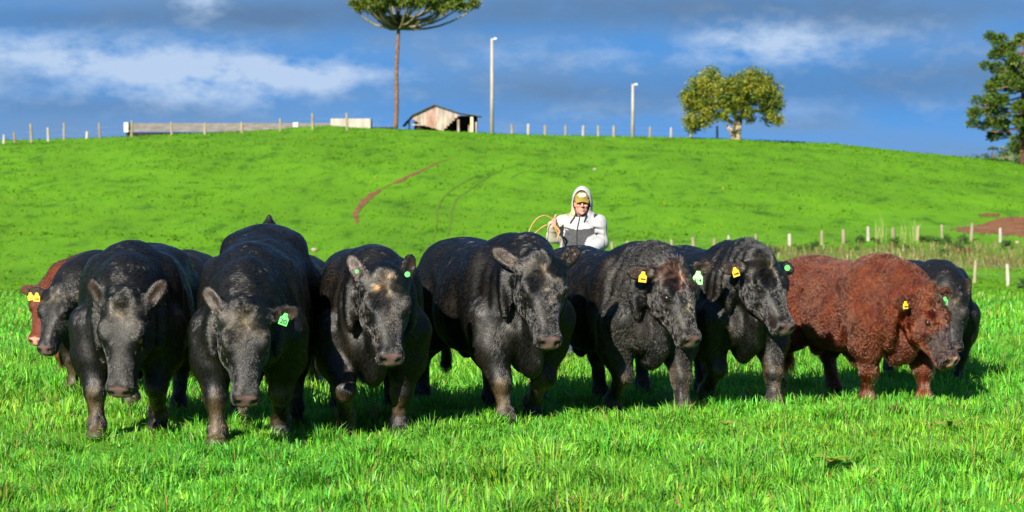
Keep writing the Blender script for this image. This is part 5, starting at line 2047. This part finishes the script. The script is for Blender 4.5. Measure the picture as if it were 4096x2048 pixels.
def stone(px, row, w, label, mat=None):
    b = hit(px, row)
    r = w / FPX * b.y * 0.5
    bm = bmesh.new()
    bmesh.ops.create_icosphere(bm, subdivisions=2, radius=1)
    for v in bm.verts:
        v.co *= 1 + 0.18 * math.sin(v.co.x * 3 + px) * math.cos(v.co.y * 4 + v.co.z * 3)
        v.co = Vector((v.co.x * r, v.co.y * r * .8, v.co.z * r * .55 + r * .3))
    me = bpy.data.meshes.new("stone")
    bm.to_mesh(me)
    bm.free()
    o = link("stone", me, mat or M_STONE)
    o.location = b
    tag(o, label, "stone")


stone(1256, 1003, 26, "pale stone in the grass between the low-headed bull and its neighbour")
stone(2378, 679, 16, "tan stone on the hillside above the hooded person")
stone(4068, 972, 18, "pinkish stone by the fence under the bare earth")

M_DOCK = col_mat("dock_leaf", 0.5, 0.3, 0.5)
M_TWIG = noise_mat("dry_stem", (0.22, 0.11, 0.05), (0.36, 0.2, 0.09), 30, 0.9)


def leaf_mesh(P0, d, up, L, W, col, n=6):
    """a curved broad leaf with a raised midrib"""
    d, up = Vector(d).normalized(), Vector(up).normalized()
    side = d.cross(up).normalized()
    V_, F_ = [], []
    for i in range(n + 1):
        t = i / n
        w = W * math.sin(math.pi * min(1, 0.08 + t * .92)) ** 0.8 * 0.5 * (1 + .12 * math.sin(t * 22))
        c = Vector(P0) + d * L * t + up * (L * (0.55 * t - 0.6 * t * t))
        V_ += [c - side * w + up * w * .25, c, c + side * w + up * w * .25]
    for i in range(n):
        F_ += [(i * 3, i * 3 + 1, i * 3 + 4, i * 3 + 3), (i * 3 + 1, i * 3 + 2, i * 3 + 5, i * 3 + 4)]
    return np.array([tuple(v) for v in V_]), np.array(F_), np.tile(np.array(col), (len(V_), 1))


def dock(px, row, n, L, label, seed, pale=0.0):
    b = hit(px, row)
    root = empty("dock_plant", b)
    tag(root, label, "plant")
    rb = np.random.default_rng(seed)
    for i in range(n):
        a = i * 2.4 + rb.uniform(-.3, .3)
        e = rb.uniform(.35, .9)
        col = np.array((0.19, 0.36, 0.025)) * rb.uniform(0.7, 1.2)
        if rb.uniform() < 0.25 + pale:
            col = np.array((0.34, 0.27, 0.08))
        V_, F_, C_ = leaf_mesh((0, 0, .06), (math.cos(a), math.sin(a) * .8, e * .55), (0, -.3, 1), L * rb.uniform(.7, 1.2), L * .42, col)
        link("leaf", np_mesh("leaf", V_, F_, True, C_), M_DOCK, root)


dock(3330, 1895, 16, 0.13, "broad-leaved dock plant in the near grass below the brown bull", 3)
dock(2905, 1735, 8, 0.075, "small yellowing weed in the grass under the shaggy-crowned bull", 4, .5)
dock(3800, 1740, 9, 0.10, "brownish low weed in the grass at the right", 6, .4)


def sprig(px, row, h_, label, seed, lean=(0, 0), n=7):
    b = hit(px, row)
    root = empty("weed_stalk", b)
    tag(root, label, "weed")
    rb = np.random.default_rng(seed)
    mb = MB()
    top = Vector((lean[0], lean[1], h_))
    mb.tube([(0, 0, -.02), top * .5 + Vector((.01, 0, 0)), top], [0.004, 0.003, 0.0018], 5)
    mb.build("stem", M_TWIG, root)
    for i in range(n):
        s = top * rb.uniform(.4, .95)
        e = s + Vector((rb.uniform(-.09, .09), rb.uniform(-.05, .05), rb.uniform(.03, .1)))
        mb = MB()
        mb.tube([s, s.lerp(e, .5) + Vector((0, 0, -.01)), e], [0.0022, 0.0018, 0.0025], 4)
        mb.build("twig", M_TWIG, root)


sprig(845, 1690, 0.26, "branched dry weed stalk beside the low-headed bull's foreleg", 1, (-.09, -.05), 10)
sprig(1490, 1710, 0.17, "pinkish dry weed between the forelegs of the bull with ear studs", 2, (.02, 0), 8)
sprig(3140, 1610, 0.18, "thin weed stalk between the shaggy-crowned bull and the brown bull", 3, (.02, 0), 6)
sprig(4060, 2010, 0.16, "forked tan stalk in the bottom right corner of the grass", 4, (.12, -.05), 4)
sprig(250, 1545, 0.2, "green-tan weed stalk by the foreleg of the yellow-tagged bull", 5, (.08, 0), 6)

# clover among the grass
rbc = np.random.default_rng(41)
cx_, cy_ = [], []
for (px, row, r, n_) in ((2050, 1850, .45, 160), (3000, 1800, .35, 150), (700, 1930, .5, 170), (1500, 1870, .5, 150), (3650, 1830, .5, 160), (2500, 1950, .5, 160), (300, 1800, .4, 110), (2940, 1740, .3, 120), (1150, 1900, .4, 130)):
    b_ = hit(px, row)
    cx_.append(b_.x + rbc.normal(size=n_) * r)
    cy_.append(b_.y + rbc.normal(size=n_) * r)
cx_, cy_ = np.concatenate(cx_), np.concatenate(cy_)
n = len(cx_)
cz_ = ground_z(cx_, cy_) + rbc.uniform(0.07, 0.14, n)
V_, F_ = [], []
for i in range(n):
    for j in range(3):
        a = rbc.uniform(0, 6.28) if j == 0 else a + 2.09
        s_ = 0.014
        c_ = Vector((cx_[i], cy_[i], cz_[i]))
        d_ = Vector((math.cos(a), math.sin(a), rbc.uniform(-.1, .4)))
        sd = Vector((-math.sin(a), math.cos(a), 0))
        o_ = len(V_)
        V_ += [tuple(c_), tuple(c_ + d_ * s_ * .7 + sd * s_ * .6), tuple(c_ + d_ * s_ * 1.5), tuple(c_ + d_ * s_ * .7 - sd * s_ * .6)]
        F_.append((o_, o_ + 1, o_ + 2, o_ + 3))
cc_ = np.repeat(np.array((0.10, 0.30, 0.02)) * np.exp(0.2 * rbc.normal(size=len(F_)))[:, None], 4, 0)
tag(link("clover", np_mesh("clover", V_, F_, False, cc_), M_LEAF), "small clover leaves scattered through the near grass", "clover", kind="stuff")
